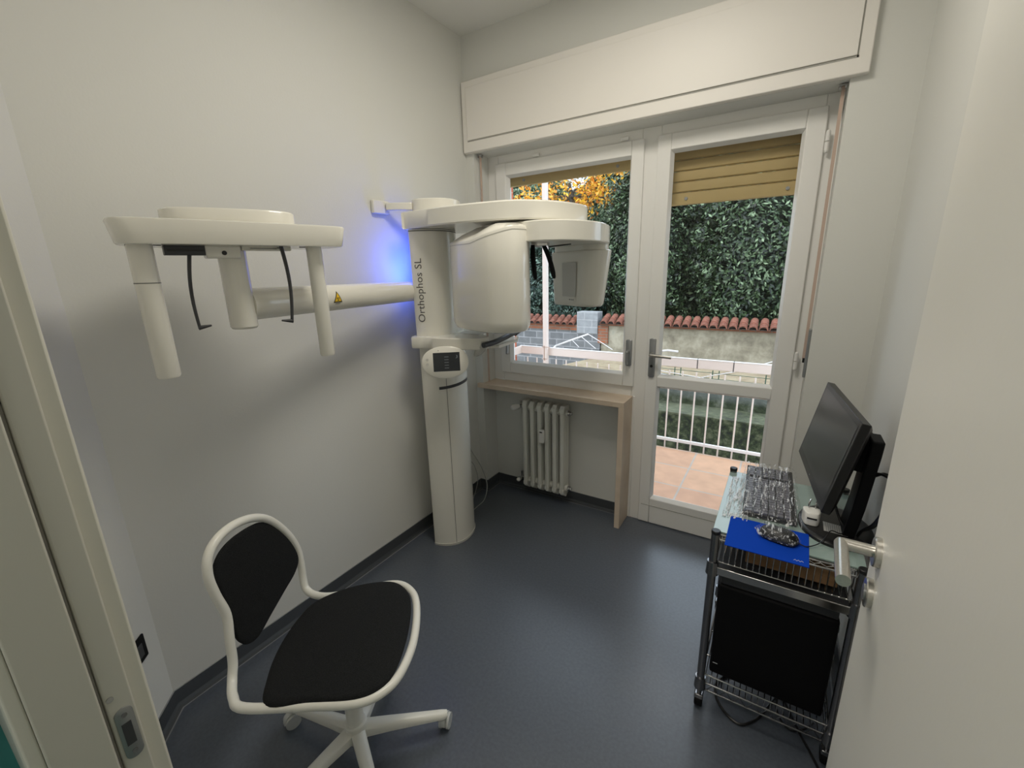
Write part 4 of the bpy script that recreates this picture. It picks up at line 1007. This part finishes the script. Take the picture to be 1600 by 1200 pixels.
# yard wall: plaster part on the right, block part on the left, both coped with roof tiles
YW = 5.5
yw = thing('garden_wall', 'weathered plaster garden wall with a brick end, capped with roof tiles', 'wall', (.8, YW, -.2))
s = MB(); s.box(-1.18, 5.5, YW, YW+.22, -1.2, .50); s.build('plaster_wall', M['plaster'], yw)
s = MB(); s.box(-1.235, -1.04, YW-.03, YW+.22, .12, .46); s.build('brick_end', M['brick'], yw)
s = MB(); s.box(-1.20, 5.5, YW-.03, YW+.25, .455, .50); s.build('brick_course', M['brick'], yw)
yb = thing('block_wall', 'grey concrete block garden wall with brick course, left part of the yard wall', 'wall', (-3, YW, -1.2))
s = MB(); s.box(-7, -1.2, YW-.02, YW+.2, -1.2, .34); s.build('block_courses', M['block'], yb)
s = MB(); s.box(-7, -1.66, YW-.04, YW+.2, .34, .45); s.build('brick_course', M['brick'], yb)
s = MB(); s.box(-1.655, -1.24, YW-.05, YW+.2, .30, .70); s.build('block_pier', M['block2'], yb)
def coptile(x, parent, zb):
    s = MB(); n = 10
    for (ya, za, ra, yb_, zb2, rb) in ((YW-.13, zb, .066, YW+.0, zb+.05, .058), (YW-.03, zb+.05, .064, YW+.13, zb+.115, .056)):
        vs = []; m1 = n+1; fs = []
        for (y, z, r) in ((ya, za, ra), (yb_, zb2, rb)):
            for rr_ in (r, r-.014):
                for k in range(n+1):
                    a = PI*k/n; vs.append((x+rr_*cos(a), y, z+rr_*.95*sin(a)))
        for k in range(n):
            fs += [(k, k+1, 2*m1+k+1, 2*m1+k), (m1+k, 3*m1+k, 3*m1+k+1, m1+k+1), (k, m1+k, m1+k+1, k+1)]
        s.add(vs, fs)
    return s.build('roof_tile', M['rooft'], parent)
t0 = coptile(-1.10, yw, .505); base_x = t0
for k in range(1, 34):
    c_ = t0.copy(); c_.location = (k*.142, 0, 0); c_.rotation_euler = (0, 0, random.uniform(-.03, .03)*0); COL.objects.link(c_)
u0 = coptile(-1.75, yb, .455)
for k in range(1, 30):
    c_ = u0.copy(); c_.location = (-k*.142, 0, 0); COL.objects.link(c_)
s = MB(); s.box(-1.2, 5.5, YW-.10, YW+.14, .495, .512); s.build('tile_bed', M['roofd'], yw)
s = MB(); s.box(-7, -1.68, YW-.10, YW+.14, .45, .467); s.build('tile_bed', M['roofd'], yb)

# trees: leaf clouds (leaves are surface pattern of each crown)
def tree(name, label, cen, rad, nleaf, size, m, seed, trunk=True, clumps=60, group=None, core=0):
    rnd = random.Random(seed); t = thing(name, label, 'tree' if 'tree' in name else 'shrub', (cen[0], cen[1], -.3), group)
    cl = []
    for _ in range(clumps):
        while True:
            p = [rnd.uniform(-1, 1) for _ in range(3)]
            if .25 < sum(q*q for q in p) < 1: break
        cl.append((cen[0]+p[0]*rad[0], cen[1]+p[1]*rad[1], cen[2]+p[2]*rad[2], rnd.uniform(.12, .34)*min(rad)))
    vs = []; fs = []
    for i in range(nleaf):
        c_ = cl[i % clumps]; r_ = c_[3]*rnd.random()**.35*1.1
        th = rnd.uniform(0, 2*PI); ph = math.acos(rnd.uniform(-1, 1))
        if core and i % 3 == 0:
            q_ = rnd.uniform(max(.6, core-.05), .98); p = Vector((cen[0]+rad[0]*q_*sin(ph)*cos(th), cen[1]+rad[1]*q_*sin(ph)*sin(th), cen[2]+rad[2]*q_*cos(ph)))
        else: p = Vector((c_[0]+r_*sin(ph)*cos(th), c_[1]+r_*sin(ph)*sin(th), c_[2]+r_*cos(ph)))
        n = Vector((sin(ph)*cos(th)+rnd.uniform(-.6, .6), sin(ph)*sin(th)+rnd.uniform(-.6, .6), cos(ph)+rnd.uniform(-.3, .9))).normalized()
        a = n.orthogonal().normalized(); b = n.cross(a); w = rnd.uniform(0, 2*PI); d = a*cos(w)+b*sin(w); e = n.cross(d)
        L = size*rnd.uniform(.7, 1.3); o = len(vs)
        vs += [tuple(p-d*L*.5), tuple(p+e*L*.2), tuple(p+d*L*.5), tuple(p-e*L*.2)]; fs.append((o, o+1, o+2, o+3))
    me = bpy.data.meshes.new('foliage'); O_ = Vector(WO[t.name]); me.from_pydata([tuple(Vector(v)-O_) for v in vs], [], fs); me.materials.append(m); me.update()
    f = bpy.data.objects.new('foliage', me); COL.objects.link(f); f.parent = t
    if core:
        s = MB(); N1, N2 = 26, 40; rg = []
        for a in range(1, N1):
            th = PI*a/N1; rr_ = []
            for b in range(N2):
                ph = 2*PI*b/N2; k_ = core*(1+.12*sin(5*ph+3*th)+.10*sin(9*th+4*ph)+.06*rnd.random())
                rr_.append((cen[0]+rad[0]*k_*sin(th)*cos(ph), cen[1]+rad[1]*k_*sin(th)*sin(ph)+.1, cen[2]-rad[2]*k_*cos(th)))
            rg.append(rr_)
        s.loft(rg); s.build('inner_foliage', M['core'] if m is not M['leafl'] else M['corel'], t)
    if trunk:
        s = MB(); bx_, by_ = cen[0], cen[1]
        s.tube([(bx_, by_, -.3), (bx_+.05, by_, cen[2]-rad[2]*.5), (bx_-.05, by_+.05, cen[2])], [.09, .07, .03], 10)
        for q in range(6):
            c_ = cl[q]; s.tube([(bx_, by_, cen[2]-rad[2]*.4), ((bx_+c_[0])/2, (by_+c_[1])/2, (cen[2]+c_[2])/2-.1), (c_[0], c_[1], c_[2])], [.035, .022, .01], 7)
        s.build('trunk', M['bark'], t)
    return t
EG = 'evergreen trees behind the tiled wall'
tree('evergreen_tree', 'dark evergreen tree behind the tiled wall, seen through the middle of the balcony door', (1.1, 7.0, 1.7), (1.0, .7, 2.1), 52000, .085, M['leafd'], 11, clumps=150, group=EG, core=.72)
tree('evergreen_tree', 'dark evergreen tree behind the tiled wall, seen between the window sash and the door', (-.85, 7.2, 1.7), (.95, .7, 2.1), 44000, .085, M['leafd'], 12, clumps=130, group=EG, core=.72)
tree('evergreen_tree', 'dark evergreen tree behind the tiled wall at the right edge of the door glass', (3.05, 7.2, 1.8), (1.0, .8, 2.2), 34000, .085, M['leafd'], 13, clumps=120, group=EG, core=.72)
tree('autumn_tree', 'tree with yellow and orange autumn leaves behind the top of the window', (-2.7, 7.4, 3.35), (1.45, .6, .75), 1900, .11, M['leafy'], 16, clumps=160)
tree('bluish_shrub', 'dark bluish shrub behind the block wall, seen below the x-ray arm', (-2.8, 7.0, .9), (1.3, .6, 1.3), 22000, .10, M['leafs'], 17, clumps=90, core=.75)
tree('leafy_tree', 'grey-green leafy tree behind the upper right of the window', (-1.8, 8.7, 3.1), (1.3, .5, 1.5), 40000, .09, M['leafl'], 14, clumps=120, group='grey-green trees behind the window', core=.6)
tree('leafy_tree', 'pale grey-green tree behind the block wall at the left of the window', (-4.4, 8.5, 3.1), (1.5, .5, 2.3), 44000, .09, M['leafl'], 15, clumps=130, group='grey-green trees behind the window', core=.6)
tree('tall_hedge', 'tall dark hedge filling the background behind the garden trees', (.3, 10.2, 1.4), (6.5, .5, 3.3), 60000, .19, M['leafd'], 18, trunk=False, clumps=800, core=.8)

# ================================================================ LIGHT
w = bpy.data.worlds.new('sky'); scene.world = w; w.use_nodes = True
nt = w.node_tree; bg = nt.nodes['Background']
bg.inputs[0].default_value = (.74, .87, 1.0, 1); bg.inputs[1].default_value = 2.6
def area(name, loc, rot, sx, sy, e, col):
    l = bpy.data.lights.new(name, 'AREA'); l.shape = 'RECTANGLE'; l.size = sx; l.size_y = sy; l.energy = e; l.color = col
    o = bpy.data.objects.new(name, l); COL.objects.link(o); o.location = loc; o.rotation_euler = rot; return o
area('ceiling_light', (1.15, -1.05, H-.02), (0, 0, 0), .5, .5, 16, (1, .94, .82))
area('corridor_fill', (1.2, -3.0, H-.02), (0, 0, 0), .8, .4, 15, (1, .94, .84))  # unseen fill lamp, added to brighten the corridor and door jamb
bl = area('blue_glow_light', tuple(T(-.035, -.06, 1.54)), (0, R(-90), TH), .05, .24, .85, (.07, .15, 1))
bl.rotation_euler = Vector((-1, -.55, .25)).to_track_quat('-Z', 'Y').to_euler()
sun = bpy.data.lights.new('sun', 'SUN'); sun.energy = 1.2; sun.angle = R(25); sun.color = (1, .96, .9)
so2 = bpy.data.objects.new('sun', sun); COL.objects.link(so2); so2.rotation_euler = Vector((.35, .55, -1)).to_track_quat('-Z', 'Y').to_euler()

# ================================================================ CAMERA
cam = bpy.data.cameras.new('camera'); co_ = bpy.data.objects.new('camera', cam); COL.objects.link(co_); scene.camera = co_
cam.sensor_width = 36; cam.sensor_fit = 'HORIZONTAL'; cam.lens = 15.2573; cam.clip_start = .01; cam.clip_end = 100
Rv = Vector((.84905389, .52770228, -.02525459)); Uv = Vector((-.11334878, .22864708, .96688808)); Bv = Vector((.51600344, -.81807751, .2539481))
m4 = Matrix((Rv, Uv, Bv)).transposed().to_4x4(); m4.translation = Vector((1.70885877, -2.26385685, 1.5)); co_.matrix_world = m4

scene.view_settings.view_transform = 'Standard'
scene.view_settings.look = 'None'
scene.view_settings.exposure = 0
scene.cycles.use_denoising = True
scene.cycles.max_bounces = 10
scene.cycles.diffuse_bounces = 6
scene.cycles.transparent_max_bounces = 16
